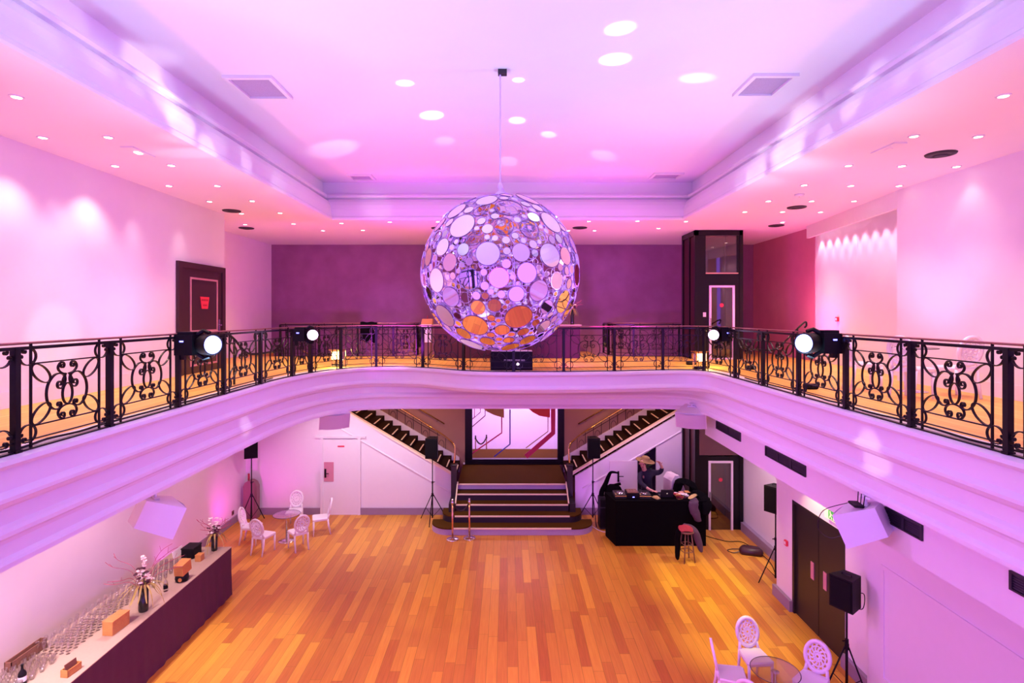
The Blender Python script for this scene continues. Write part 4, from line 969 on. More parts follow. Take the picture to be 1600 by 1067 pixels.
ceil_panel('small square grille in the far left corner of the raised ceiling', [(541, 271.6), (578, 271.6), (588, 280), (551, 280)], UC)
ceil_panel('small square grille in the far right corner of the raised ceiling', [(1066, 269.5), (1022, 269.5), (1015, 278.5), (1058, 278.5)], UC)
for lab, px, py in (('flush emergency light panel in the left gallery ceiling', 216, 236.5), ('flush emergency light panel in the right gallery ceiling', 1388, 230.5)):
    p = onz(px, py, GC); t = thing('emergency_ceiling_light', lab, 'ceiling light', p); m = MB(); m.bx(-.09, .09, -.25, .25, -.02, 0); m.build('housing', 'paint_white', t); m = MB(); m.bx(-.03, .03, -.05, .05, -.03, -.02); m.build('diffuser', 'downlight_glow' if px < 800 else 'sign_white', t)
p = onz(1249, 303.5, GC); t = thing('smoke_detector', 'round white smoke detector in the right gallery ceiling', 'smoke detector', p); m = MB(); m.lathe([(0, 0), (.09, 0), (.085, -.03), (.05, -.05), (0, -.05)], n=18); m.build('cover', 'speaker_white', t, True); m = MB(); m.lathe([(0, -.05), (.012, -.05), (0, -.056)], n=8); m.build('indicator', 'sign_red', t)
# fire call points
def callpoint(lab, p, rz):
    t = thing('fire_alarm_switch', lab, 'fire alarm', p, rz); m = MB(); m.rbx(-.055, .055, -.045, 0, -.055, .055, .008); m.build('housing', 'sign_red', t); m = MB(); m.bx(-.03, .03, -.05, -.045, -.03, .03); m.build('press_plate', 'sign_white', t)
callpoint('red fire call point left of the black double doors', (5.75, 11.45, 1.30), R(-90)); callpoint('red fire call point on the washed wall of the right gallery', (8.13, 13.7, 5.88), R(-90))
# exit sign over the double doors
ex = thing('exit_sign', 'lit green and white running man exit sign above the black doors', 'exit sign', (5.72, 9.78, 2.47))
m = MB(); m.bx(-.03, .03, -.21, .21, -.10, .10); m.build('housing', 'sign_lit', ex)
m = MB()
m.bx(-.034, -.030, -.11, .09, -.08, .08)
m.build('green_field', 'sign_green', ex)
m = MB(); X0 = -.036
m.obx((X0, .03, .045), (.004, .03, .03)); m.obx((X0, .02, .005), (.004, .03, .06), (R(-15), 0, 0)); m.obx((X0, .045, -.04), (.004, .016, .06), (R(30), 0, 0)); m.obx((X0, -.005, -.045), (.004, .016, .055), (R(-40), 0, 0)); m.obx((X0, -.015, .012), (.004, .045, .013), (R(25), 0, 0)); m.bx(X0-.002, X0+.002, -.10, -.055, -.07, .05)
m.build('running_man', 'sign_lit', ex)
# wall grilles in the right bulkhead
def wall_grille(lab, pxs, n):
    y = [F*4.72/(px-PX) for px in pxs]; y0, y1 = min(y), max(y)
    z0, z1 = 6-.5455*4.72, 6-.5075*4.72
    t = thing('air_grille', lab, 'air grille', (4.72, (y0+y1)/2, (z0+z1)/2)); h, w = (z1-z0)/2, (y1-y0)/2
    m = MB()
    m.frame('x', -.025, 0, -w, w, -h, h, .03, .018)
    for k in range(1, n): yy = -w+2*w*k/n; m.bx(-.022, -.001, yy-.02, yy+.02, -h+.018, h-.018)
    m.bx(-.004, -.001, -w+.03, w-.03, -h+.018, h-.018)  # black sheet behind the slats stands in for the dark duct
    m.build('frame', 'vent_black', t)
    m = MB()
    for k in range(6): z = -h+.03+(2*h-.06)*k/5; m.obx((-.008, 0, z), (.014, 2*w-.04, .008), (0, R(30), 0))
    m.build('slats', 'riser_dark', t)
wall_grille('black air grille in the bulkhead nearest the lift', (1120, 1158), 2); wall_grille('black three-bay air grille in the bulkhead before the double doors', (1197, 1260), 3)
wall_grille('black air grille in the bulkhead behind the router', (1385, 1443), 2); wall_grille('black air grille in the bulkhead at the picture edge', (1580, 1680), 3)
# ================================================================ STANCHIONS
def stanchion(lab, p):
    t = thing('rope_stanchion', lab, 'stanchion', p, 0, 'chrome stanchions before the steps')
    m = MB(); m.lathe([(0, 0), (.165, 0), (.165, .02), (.13, .035), (.03, .05), (0, .05)], n=28); m.build('base', 'chrome', t, True)
    m = MB(); m.lathe([(0, .045), (.025, .045), (.025, .95), (0, .95)], n=14); m.build('post', 'copper', t, True)
    m = MB(); m.lathe([(0, .93), (.035, .93), (.035, 1.0), (.02, 1.02), (.032, 1.05), (.02, 1.08), (0, 1.085)], n=14); m.build('finial', 'chrome', t, True); return t
S1, S2 = Vector((-1.465, 14.83, 0)), Vector((-1.04, 15.02, 0)); S2 = Vector((-1.02, 14.9, 0))
stanchion('chrome stanchion on the left before the steps, joined by a dark rope', S1); stanchion('chrome stanchion on the right before the steps, joined by a dark rope', S2)
m = MB(); pts = [S1+(S2-S1)*k/10+Vector((0, 0, .97-.22*(1-(k/5-1)**2))) for k in range(11)]; m.tube(pts, .02, 8); tag(m.build('barrier_rope', 'rope', None, True), 'dark rope sagging between the two stanchions before the steps', 'rope')
for lab, p in (('left stanchion in the lobby beyond the glass screen', (-1.30, 22.6, 0)), ('right stanchion in the lobby beyond the glass screen', (-.86, 22.75, 0))):
    t = stanchion(lab, p); t['group'] = 'stanchions in the lobby'
    for c in t.children: c.data.materials[0] = MATS['black_plastic'] if c.name.startswith('finial') else MATS['wood_dark']
m = MB(); m.tube([Vector((-1.30, 22.6, 0))+Vector((.44, .15, 0))*k/10+Vector((0, 0, .97-.25*(1-(k/5-1)**2))) for k in range(11)], .03, 8); tag(m.build('barrier_rope', 'rope', None, True), 'dark rope between the stanchions in the lobby', 'rope')
# ================================================================ DJ BOOTH
BT = 1.17
bo = thing('dj_booth', 'DJ booth covered to the floor in black cloth', 'DJ booth', (0, 0, 0))
m = MB(); m.prism([(2.66, 15.05), (2.80, 14.42), (5.14, 14.42), (5.14, 15.12), (2.66, 15.12)], 0, BT-.02, 'z'); m.build('cloth_cover', 'black_cloth', bo)
m = MB(); m.prism([(2.65, 15.05), (2.79, 14.41), (5.15, 14.41), (5.15, 15.13), (2.65, 15.13)], BT-.02, BT, 'z'); m.build('table_top', 'black_cloth', bo)
def deck(lab, p, rz):
    t = thing('media_player', lab, 'DJ player', p, rz); m = MB(); m.rbx(-.15, .15, -.19, .19, 0, .10, .01); m.build('body', 'laptop_grey', t)
    m = MB(); m.lathe([(0, .10), (.10, .10), (.095, .115), (0, .118)], n=24, c=(0, -.05, 0)); m.build('jog_wheel', 'chrome', t, True); m = MB(); m.bx(-.12, .12, .09, .16, .10, .112); m.build('display', 'riser_dark', t)
    m = MB(); m.bx(-.15, .15, -.196, -.19, .06, .075); m.build('front_edge', 'chrome', t)
    for k in range(2): m = MB(); m.lathe([(0, .10), (.016, .10), (.014, .108), (0, .108)], n=10, c=(-.12, -.10-.05*k, 0)); m.build('button', 'coat_tan', t)
deck('player at the left end of the DJ booth with a bright edge', (2.97, 14.78, BT), 0); deck('player to the right of the mixer, in front of the DJ', (3.62, 14.76, BT), R(-3))
mxr = thing('dj_mixer', 'bulky black mixer with a blue light between the two players', 'mixer', (3.29, 14.74, BT)); m = MB(); m.rbx(-.16, .16, -.18, .18, 0, .15, .012); m.build('body', 'black_plastic', mxr); m = MB(); m.bx(-.14, .14, -.16, .15, .15, .165); m.build('control_panel', 'wood_dark', mxr)
for k in range(12): m = MB(); m.cyl((-.11+.073*(k % 4), -.11+.09*(k//4), .165), (-.11+.073*(k % 4), -.11+.09*(k//4), .19), .011, n=8); m.build('knob', 'chrome', mxr)
m = MB(); m.bx(-.02, .03, -.186, -.18, .04, .06); m.build('blue_indicator', 'led_blue', mxr)
lt = thing('laptop', 'open dark laptop with a small lit mark on its lid, seen from behind', 'laptop', (4.20, 14.70, BT)); m = MB(); m.rbx(-.17, .17, -.0, .24, 0, .018, .006); m.build('base', 'laptop_grey', lt); m = MB(); m.obx((0, -.04, .115), (.34, .012, .225), (R(18), 0, 0)); m.build('lid', 'laptop_grey', lt)
m = MB(); m.lathe([(0, 0), (.018, 0), (.018, .003), (0, .003)], n=14, M=Matrix.Rotation(R(90+18), 3, 'X'), c=(0, -.047, .115)); m.build('lid_mark', 'sign_lit', lt)
m = MB(); m.obx((0, 0, .012), (.12, .20, .024), (0, 0, R(30))); m.obx((.02, .03, .03), (.11, .16, .012), (0, 0, R(10))); tag(m.build('notebook', 'coat_tan', None, False, (3.90, 14.62, BT)), 'pale notebook lying left of the laptop on the booth', 'notebook')
q = random.Random(4); dsc = None
for k in range(26):
    p = (4.48+q.uniform(-.06, .30), 14.72+q.uniform(-.16, .2), BT+.006+.0045*k)
    m = MB(); m.obx((0, 0, 0), (.125, .14, .009), (R(q.uniform(-5, 5)), R(q.uniform(-5, 5)), q.uniform(0, 3)))
    tag(m.build('record_sleeve', q.choice(['paper', 'paper', 'coat_red', 'wood_box', 'skin', 'coat_tan', 'flower_dark']), None, False, p), 'disc sleeve in the loose pile right of the laptop', 'disc sleeve', 'loose pile of disc sleeves on the booth')
def draped(nm, lab, cat, mt, spine, width, seed, thick=.05):
    """a garment slumped over an edge: lofted sections along a spine"""
    q = random.Random(seed); rings = []
    sp = catmull([Vector(s) for s in spine], 5); n = len(sp)
    for i, p in enumerate(sp):
        w = width*(.55+.45*math.sin(PI*(i+1)/(n+1)))*(1+q.uniform(-.12, .12)); rings.append([(p.x+math.cos(2*PI*k/10)*w*(1+q.uniform(-.12, .12)), p.y+math.sin(2*PI*k/10)*thick*(1+.4*q.random()), p.z+.5*thick*math.sin(2*PI*k/10)+q.uniform(-.01, .01)) for k in range(10)])
    m = MB(); m.loft(rings); o = m.build(nm, mt, None, True); sd = o.modifiers.new('soft', 'SUBSURF'); sd.levels = 1; sd.render_levels = 1
    return tag(o, lab, cat)
draped('patterned_shirt', 'tan and plum shirt hanging over the front right corner of the booth', 'clothing', 'coat_plum', [(4.86, 14.60, BT+.03), (4.82, 14.40, BT+.01), (4.80, 14.36, BT-.15), (4.86, 14.35, BT-.35), (4.92, 14.36, BT-.50)], .13, 2, .04)
draped('tan_scarf', 'tan scarf lying across the right end of the booth', 'clothing', 'coat_tan', [(4.72, 14.44, BT+.06), (4.88, 14.60, BT+.07), (5.02, 14.78, BT+.05)], .07, 5, .04)
draped('black_jacket', 'black jacket slung over the right end of the booth', 'clothing', 'black_cloth', [(5.02, 14.95, BT+.06), (5.10, 14.70, BT+.10), (5.16, 14.42, BT-.05), (5.10, 14.36, BT-.32)], .14, 9, .07)
# ---- the DJ
def skinned(nm, V, E, Rr, mt, parent, root=0, sub=2, flat=()):
    me = bpy.data.meshes.new(nm); me.from_pydata([Vector(v) for v in V], E, []); me.materials.append(MATS[mt])
    o = bpy.data.objects.new(nm, me); COL.objects.link(o); o.parent = parent
    sk = o.modifiers.new('skin', 'SKIN'); sk.use_smooth_shade = True; sk.branch_smoothing = .5
    for i, r in enumerate(Rr): me.skin_vertices[0].data[i].radius = r if isinstance(r, tuple) else (r, r)
    me.skin_vertices[0].data[root].use_root = True
    s = o.modifiers.new('sub', 'SUBSURF'); s.levels = sub; s.render_levels = sub
    return o
dj = thing('person', 'person in dark hoodie and wide straw hat bent over the decks behind the booth', 'person', (3.93, 15.72, 0)); dj.scale = (1.1, 1.1, 1.1)
V = [(0, 0, .95), (0, -.02, 1.12), (-.03, -.07, 1.34), (-.07, -.12, 1.46), (-.11, -.16, 1.55), (-.14, -.19, 1.63), (-.155, -.205, 1.71), (-.15, -.19, 1.78)]
Rr = [(.13, .10), (.11, .085), (.13, .09), (.085, .075), (.055, .055), (.075, .085), (.085, .095), (.055, .065)]
E = [(i, i+1) for i in range(7)]
def limb(start, pts, rs):
    j = start
    for p, r in zip(pts, rs): V.append(p); Rr.append(r); E.append((j, len(V)-1)); j = len(V)-1
    return j
legs = []
for s in (-1, 1): legs.append(limb(0, [(s*.11, 0, .86), (s*.12, -.03, .48), (s*.12, .02, .10), (s*.125, -.13, .045)], [.10, .065, .045, .035]))
wl = limb(2, [(.14, -.08, 1.42), (.30, -.04, 1.40), (.37, -.08, 1.47), (.35, -.12, 1.58), (.30, -.15, 1.66)], [.07, .055, .05, .04, (.042, .025)])
wr_ = limb(2, [(-.20, -.10, 1.40), (-.22, -.22, 1.20), (-.08, -.50, 1.125), (-.0, -.58, 1.105)], [.07, .05, .035, (.042, .022)])
def fingers(j, base, dirs, L):
    for k, d in enumerate(dirs):
        d = Vector(d).normalized(); b = Vector(base[k]); l = L*[.75, .95, 1.05, 1, .8][k]
        p1 = b+d*l*.5; p2 = p1+(d+Vector((0, 0, -.35))).normalized()*l*.5
        limb(j, [tuple(b), tuple(p1), tuple(p2)], [.011, .010, .008])
fingers(wl, [(.325, -.17, 1.67), (.30, -.19, 1.695), (.28, -.18, 1.705), (.26, -.17, 1.71), (.245, -.155, 1.70)], [(.3, -.5, .6), (-.5, -.4, .7), (-.65, -.3, .6), (-.75, -.2, .5), (-.8, 0, .4)], .075)
fingers(wr_, [(-.01, -.615, 1.11), (.035, -.635, 1.105), (.05, -.61, 1.10), (.055, -.585, 1.10), (.05, -.56, 1.10)], [(-.2, -.9, 0), (.5, -.8, 0), (.7, -.6, 0), (.85, -.4, 0), (.9, -.2, -.05)], .075)
skinned('body', V, E, Rr, 'skin', dj)
HV = V[1:4]+[(.0, 0, .88)]; hV = list(HV); hE = [(0, 1), (1, 2), (0, 3)]; hR = [(.165, .135), (.195, .145), (.125, .115), (.175, .14)]
def hl(st, pts, rs):
    j = st
    for p, r in zip(pts, rs): hV.append(p); hR.append(r); hE.append((j, len(hV)-1)); j = len(hV)-1
hl(1, [(.14, -.08, 1.42), (.30, -.04, 1.40), (.372, -.08, 1.47), (.352, -.12, 1.57)], [.085, .07, .065, .053]); hl(1, [(-.20, -.10, 1.40), (-.22, -.22, 1.20), (-.10, -.47, 1.13)], [.085, .068, .05]); hl(2, [(-.09, -.13, 1.51)], [(.085, .085)])
skinned('hoodie', hV, hE, hR, 'hoodie', dj)
skinned('trousers', [(0, 0, .93), (-.11, 0, .84), (-.12, -.03, .48), (-.12, .02, .10), (.11, 0, .84), (.12, -.03, .48), (.12, .02, .10)], [(0, 1), (1, 2), (2, 3), (0, 4), (4, 5), (5, 6)], [(.165, .125), .112, .08, .065, .112, .08, .065], 'jeans', dj)
for s in (-1, 1):
    m = MB(); m.ball((s*.125, -.06, .045), .05, 10, 6, (1, 2.4, .9)); m.build('shoe', 'black_plastic', dj, True)
hc = Vector((-.155, -.21, 1.69)); HM = Euler((R(20), R(-12), R(-25))).to_matrix()
m = MB()
for s in (-1, 1): m.ball(hc+HM @ Vector((s*.034, -.092, .015)), .012, 8, 6)
m.build('eyes', 'riser_dark', dj, True)
m = MB(); m.tube([hc+HM @ Vector((0, -.092, .02)), hc+HM @ Vector((0, -.118, -.022)), hc+HM @ Vector((0, -.095, -.03))], [.008, .015, .01], 6); m.build('nose', 'skin', dj, True)
m = MB(); m.tube([hc+HM @ Vector((-.025, -.09, -.055)), hc+HM @ Vector((0, -.098, -.053)), hc+HM @ Vector((.025, -.09, -.055))], .006, 5); m.build('mouth', 'coat_red', dj)
m = MB()
for s in (-1, 1): m.ball(hc+HM @ Vector((s*.088, 0, 0)), .028, 8, 6, (.4, .8, 1.1))
m.build('ears', 'skin', dj, True)
m = MB(); m.ball(hc+Vector((.02, .03, .02)), .092, 14, 8, (1, 1.05, .95)); m.build('hair', 'riser_dark', dj, True)
m = MB(); HT = Euler((R(4), R(10), 0)).to_matrix(); m.lathe([(.0, .0), (.18, -.010), (.245, .004), (.24, .014), (.18, .004), (.118, .008), (.112, .08), (.085, .115), (.0, .12)], n=28, M=HT, c=hc+Vector((.075, .04, .045))); m.build('straw_hat', 'hat_straw', dj, True)
# ---- monitor, cases and bags round the booth
mo = thing('monitor_wedge', 'grey floor monitor loudspeaker standing behind the right end of the booth', 'loudspeaker', (4.72, 15.75, .0), R(15)); m = MB(); m.prism([(-.22, 0), (.20, 0), (.20, 1.10), (.02, 1.50), (-.12, 1.50), (-.22, 1.36)], -.22, .22, 'y'); m.build('cabinet', 'plaster_pale', mo); m = MB(); m.prism([(.215, 1.10), (.035, 1.50), (.02, 1.49), (.20, 1.09)], -.19, .19, 'y'); m.build('grille', 'speaker_grille', mo)
draped('black_coat', 'black coat heaped behind the disc sleeves at the right of the booth', 'clothing', 'black_cloth', [(4.62, 15.38, .90), (4.74, 15.38, 1.34), (4.90, 15.34, 1.40), (5.10, 15.30, 1.27), (5.22, 15.28, .9)], .15, 12, .10)
fc = thing('flight_case', 'upright black flight case left of the DJ booth', 'case', (2.80, 15.72, 0)); m = MB(); m.rbx(-.22, .22, -.22, .22, .03, .84, .02); m.build('body', 'black_plastic', fc); m = MB(); m.bx(-.225, .225, -.225, .225, .60, .63); m.build('edge_strip', 'vent_black', fc); m = MB(); m.bx(-.225, .225, -.225, .225, .03, .05); m.build('edge_strip', 'vent_black', fc)
for s in (-1, 1):
    for u in (-1, 1): m = MB(); m.ball((s*.17, u*.17, .018), .018, 8, 6); m.build('caster', 'chrome', fc)
m = MB(); m.tube(catmull([(0, -.232, .5), (.0, -.26, .47), (.0, -.26, .38), (0, -.232, .35)], 3), .012, 5); m.build('handle', 'chrome', fc)
gb = thing('gear_bag', 'black soft bag with a long strap standing up on the flight case', 'bag', (2.87, 15.72, .84)); m = MB(); m.loft([[(x*s+.12, y*s, z) for x, y in ((-.22, -.12), (.22, -.12), (.26, 0), (.22, .12), (-.22, .12), (-.26, 0))] for z, s in ((0, .9), (.06, 1.0), (.2, .95), (.30, .75), (.36, .4))]); sb = m.build('body', 'black_cloth', gb, True)
m = MB(); m.tube(catmull([(-.22, 0, .04), (-.20, 0, .18), (-.10, 0, .38), (-.02, 0, .58), (.06, 0, .70), (.26, 0, .68)], 5), [.075-.055*(k/25)**2 for k in range(26)], 8); m.build('strap', 'black_cloth', gb, True)
m = MB(); m.tube(catmull([(-.08, -.02, .02), (.0, -.02, .22), (.14, -.02, .34), (.32, -.02, .38)], 5), .04, 8); m.build('side_strap', 'black_cloth', gb, True)
m = MB(); m.tube(catmull([(2.15, 16.3, .012), (2.45, 15.6, .012), (2.62, 15.35, .012), (2.85, 15.3, .012)], 5), .012, 5); tag(m.build('floor_cable', 'plaster_pale', None, True), 'pale cable on the floor in front of the flight case', 'cable')
# stool with clothes
so = thing('bar_stool', 'dark wooden bar stool in front of the DJ booth', 'stool', (4.36, 13.55, 0), R(12)); m = MB(); m.lathe([(0, .70), (.17, .70), (.18, .72), (.17, .745), (0, .745)], n=20); m.build('seat', 'wood_dark', so, 'auto')
for k in range(4):
    a = PI/4+k*PI/2; m = MB(); m.tube([(.11*math.cos(a), .11*math.sin(a), .71), (.20*math.cos(a), .20*math.sin(a), 0)], .016, 8); m.build('leg', 'wood_dark', so, True)
for z, r in ((.25, .168), (.42, .147)):
    m = MB()
    for k in range(4): a = PI/4+k*PI/2; b = a+PI/2; m.tube([(r*math.cos(a), r*math.sin(a), z), (r*math.cos(b), r*math.sin(b), z)], .01, 6)
    m.build('stretcher', 'wood_dark', so)
draped('red_scarf', 'red and white scarf heaped on the bar stool', 'clothing', 'coat_red', [(4.20, 13.50, .80), (4.32, 13.50, .82), (4.44, 13.48, .80)], .09, 21, .09)
draped('plum_jacket', 'plum jacket hanging down the right side of the bar stool', 'clothing', 'coat_plum', [(4.34, 13.58, .84), (4.52, 13.55, .78), (4.62, 13.52, .55), (4.68, 13.5, .28)], .10, 22, .08)
draped('black_scarf', 'black garment hanging down the left side of the bar stool', 'clothing', 'black_cloth', [(4.30, 13.6, .82), (4.14, 13.52, .70), (4.12, 13.48, .40), (4.10, 13.46, .10)], .07, 23, .06)
bg = thing('shoulder_bag', 'dark shoulder bag lying on the floor below the lift wall', 'bag', (6.10, 13.95, 0), R(-20)); m = MB(); m.loft([[(x*s, y*s, z) for x, y in ((-.24, -.15), (.24, -.15), (.29, 0), (.24, .15), (-.24, .15), (-.29, 0))] for z, s in ((0.004, .92), (.05, 1.0), (.12, .93), (.17, .7))]); m.build('body', 'leather', bg, True)
m = MB(); m.tube(catmull([(-.22, -.05, .06), (-.42, -.12, .012), (-.55, .0, .012), (-.42, .12, .012), (-.2, .1, .05)], 5), .012, 5); m.build('strap', 'leather', bg)
m = MB(); m.tube(catmull([(5.2, 15.2, .012), (5.75, 14.7, .012), (6.2, 14.6, .012), (6.35, 13.6, .012), (6.2, 12.9, .012)], 5), .01, 5); tag(m.build('floor_cable', 'black_plastic', None, True), 'black cable on the floor between lift door and shoulder bag', 'cable')
hb = thing('rounded_cabinet', 'dull pink rounded-top cabinet in the corner behind the tripod speaker', 'cabinet', (-7.55, 16.42, 0)); m = MB(); m.prism([(-.2, 0), (.2, 0), (.2, .95), (.15, 1.06), (.05, 1.12), (-.05, 1.12), (-.15, 1.06), (-.2, .95)], -.1, .1); m.build('body', 'extinguisher', hb); m = MB(); m.cyl((-.08, 0, 1.1), (-.08, 0, 1.30), .03, n=10); m.build('top_knob', 'coat_red', hb)
pl = thing('green_plant', 'leafy green plant glimpsed in the dark closet opening', 'plant', (4.25, 17.05, 0)); m = MB(); m.lathe([(0, 0), (.13, 0), (.16, .3), (.14, .3), (0, .28)], n=14); m.build('pot', 'wood_dark', pl, True); m = MB(); m.tube([(0, 0, .28), (.02, 0, 1.2), (0, .02, 1.7)], .014, 6); m.build('stem', 'leaf_green', pl); m = MB(); q = random.Random(6)
for k in range(60):
    a = q.uniform(0, 2*PI); z = q.uniform(.9, 1.95); l = q.uniform(.08, .20); c = Vector((.02, 0, z)); e = c+Vector((l*math.cos(a), .8*l*math.sin(a), .04)); nn = Vector((-math.sin(a), math.cos(a), .3))*.035
    m.add([c, (c+e)/2+nn, e, (c+e)/2-nn], [(0, 1, 2, 3)])
m.build('leaves', 'leaf_green', pl)
for lab, y, z in (('dark wall socket above the grey skirting near the corner', 15.9, .33), ('dark wall socket above the far end of the drinks bar', 12.95, .9)):
    t = thing('wall_socket', lab, 'socket', (WL, y, z)); m = MB(); m.bx(0, .012, -.06, .06, -.06, .06); m.build('plate', 'wood_dark', t); m = MB(); m.lathe([(0, 0), (.03, 0), (.03, .01), (0, .01)], n=12, M=Matrix.Rotation(PI/2, 3, 'Y'), c=(.01, 0, 0)); m.build('outlet', 'vent_black', t)
# ================================================================ LIGHT
def lamp(kind, p, e, col, **k):
    l = bpy.data.lights.new(k.pop('name', kind.lower()+'_lamp'), kind); l.energy = e; l.color = col
    tgt = k.pop('to', None)
    for a, b in k.items(): setattr(l, a, b)
    o = bpy.data.objects.new(l.name, l); COL.objects.link(o); o.location = p
    if tgt is not None: o.rotation_euler = (Vector(tgt)-Vector(p)).to_track_quat('-Z', 'Y').to_euler()
    return o
w = bpy.data.worlds.new('world'); SC.world = w; w.use_nodes = True
w.node_tree.nodes['Background'].inputs[0].default_value = (.42, .16, 1, 1); w.node_tree.nodes['Background'].inputs[1].default_value = 2.3
WRM = (1, .68, .56)
# added, unseen uplights by the gallery edge brighten the raised ceiling
for x, y, e, c in ((-3.9, 2.5, 640, (.45, .80, 1)), (3.9, 2.5, 320, (.30, .32, 1)), (-3.9, 7.5, 440, (.36, .62, 1)), (3.9, 7.5, 560, (.38, .74, 1)), (-3.4, 12.2, 330, (.50, .02, 1)), (3.4, 12.0, 300, (.55, .06, 1))):
    lamp('SPOT', (x, y, 4.9), e, c, to=(x*.35, y+.4, UC), spot_size=R(125), spot_blend=1, shadow_soft_size=.25, name='added_uplight')
# added, unseen uplights above the gallery floor tint its ceiling
for x, y, e, c in ((-5.6, 5, 150, (1, .25, .34)), (-5.6, 9.5, 130, (.9, .25, .75)), (5.9, 5, 150, (1, .28, .34)), (5.9, 9.5, 150, (.85, .32, 1)), (-5.6, 14.6, 130, (1, .12, .45)), (-1.5, 15.0, 130, (1, .12, .55)), (3.2, 14.8, 140, (1, .14, .75)), (7.4, 14.2, 260, (1, .08, .5))):
    lamp('SPOT', (x, y, 5.0), e, c, to=(x, y, GC), spot_size=R(150), spot_blend=1, shadow_soft_size=.15, name='added_gallery_uplight')
# downlights of the gallery
for i, p in enumerate(DOWN):
    if i % 2 == 0 or p.y < 9: lamp('SPOT', (p.x, p.y, GC-.03), (14 if p.x > 6.4 else 110) if p.y < 13 else 190, WRM if p.y < 13 else (1, .76, .34), to=(p.x, p.y, 0), spot_size=R(95), spot_blend=.7, shadow_soft_size=.05, name='downlight_beam')
# wall washers of the left gallery
for y in (6.5, 8.2, 9.9, 11.3, 12.6): lamp('SPOT', (-6.30, y, GC-.03), 40, (1, .80, .85), to=(-6.56, y, GZ+1), spot_size=R(52), spot_blend=.9, shadow_soft_size=.04, name='wall_washer')
# slot lights of the right recess
for k in range(10):
    f = (k+.5)/10; x, y = 8.05+(7.60-8.05)*f, 14.75+(10.7-14.75)*f
    lamp('SPOT', (x, y, 8.22), 44, (.95, .72, 1), to=(x+.12, y, GZ), spot_size=R(60), spot_blend=.5, shadow_soft_size=.02, name='slot_light')
# added, unseen violet floods tinting the gallery walls
lamp('SPOT', (-4.1, 6.5, 6.0), 260, (.42, .22, 1), to=(7.4, 8.0, 6.6), spot_size=R(70), spot_blend=1, shadow_soft_size=.2, name='added_flood')
lamp('SPOT', (4.1, 6.5, 6.0), 420, (.62, .40, 1), to=(-6.6, 9.0, 6.9), spot_size=R(80), spot_blend=1, shadow_soft_size=.2, name='added_flood')
lamp('SPOT', (-2.0, 12.8, 5.2), 1000, (.75, .06, 1), to=(-7.0, 18.0, 6.4), spot_size=R(90), spot_blend=1, shadow_soft_size=.2, name='added_flood')
lamp('SPOT', (1.0, 12.6, 5.2), 620, (.6, .05, 1), to=(5.0, 18.8, 6.2), spot_size=R(90), spot_blend=1, shadow_soft_size=.2, name='added_flood')
# lower floor: lamps under the gallery
for y, e in ((3, 760), (6.5, 720), (10, 230), (13.5, 80)): lamp('SPOT', (-6.2, y, 3.7), e, (1, .68, .80), to=(-6.5, y, 0), spot_size=R(140), spot_blend=.8, shadow_soft_size=.1, name='bar_downlight')
for x in (-4.9, -2.6): lamp('SPOT', (x, 15.0, 3.7), 170, (1, .84, 1), to=(x, 16.4, 0), spot_size=R(130), spot_blend=.8, shadow_soft_size=.1, name='stair_downlight')
for x in (2.9, 4.6): lamp('SPOT', (x, 15.4, 3.7), 95, (1, .6, .95), to=(x, 16.4, 0), spot_size=R(130), spot_blend=.8, shadow_soft_size=.1, name='stair_downlight')
lamp('SPOT', (5.20, 10.3, 3.1), 55, (1, .82, .36), to=(5.78, 10.2, 1.6), spot_size=R(95), spot_blend=.7, shadow_soft_size=.05, name='door_downlight')
lamp('SPOT', (5.9, 13.3, 3.6), 380, (1, .80, .95), to=(6.2, 13.3, 0), spot_size=R(130), spot_blend=.8, shadow_soft_size=.1, name='lift_downlight')
for x, e in ((-3.2, 48), (3.4, 44)): lamp('POINT', (x, 17.6, 4.15), e, (1, .46, .18), shadow_soft_size=.15, name='added_stair_lamp')  # added, unseen lamps warm the two stairwells
lamp('SPOT', (.15, 16.2, 3.8), 110, (1, .50, .18), to=(.15, 17.2, .9), spot_size=R(120), spot_blend=.8, shadow_soft_size=.1, name='added_landing_spot')  # added, unseen spot warms the landing
lamp('AREA', (.3, 21.5, 4.2), 520, (.95, .55, 1), to=(.3, 22.6, 1.2), size=3, name='lobby_light')
# magenta and blue LED pars on the floor by the corner and the bar
lamp('SPOT', (-7.2, 14.6, .15), 90, (1, .02, .8), to=(-7.4, 16.6, 2.2), spot_size=R(120), spot_blend=1, shadow_soft_size=.08, name='floor_par')
lamp('SPOT', (-7.4, 12.4, .15), 18, (.75, .12, 1), to=(-7.85, 13.5, 1.6), spot_size=R(120), spot_blend=1, shadow_soft_size=.08, name='floor_par')
lamp('SPOT', (2.2, 15.6, .3), 30, (.7, .2, 1), to=(3.0, 16.7, 1.2), spot_size=R(120), spot_blend=1, shadow_soft_size=.08, name='floor_par')
lamp('SPOT', (-3.9, 14.2, 3.6), 70, (1, .05, .35), to=(-7.2, 13.6, 0), spot_size=R(60), spot_blend=1, shadow_soft_size=.08, name='floor_par')
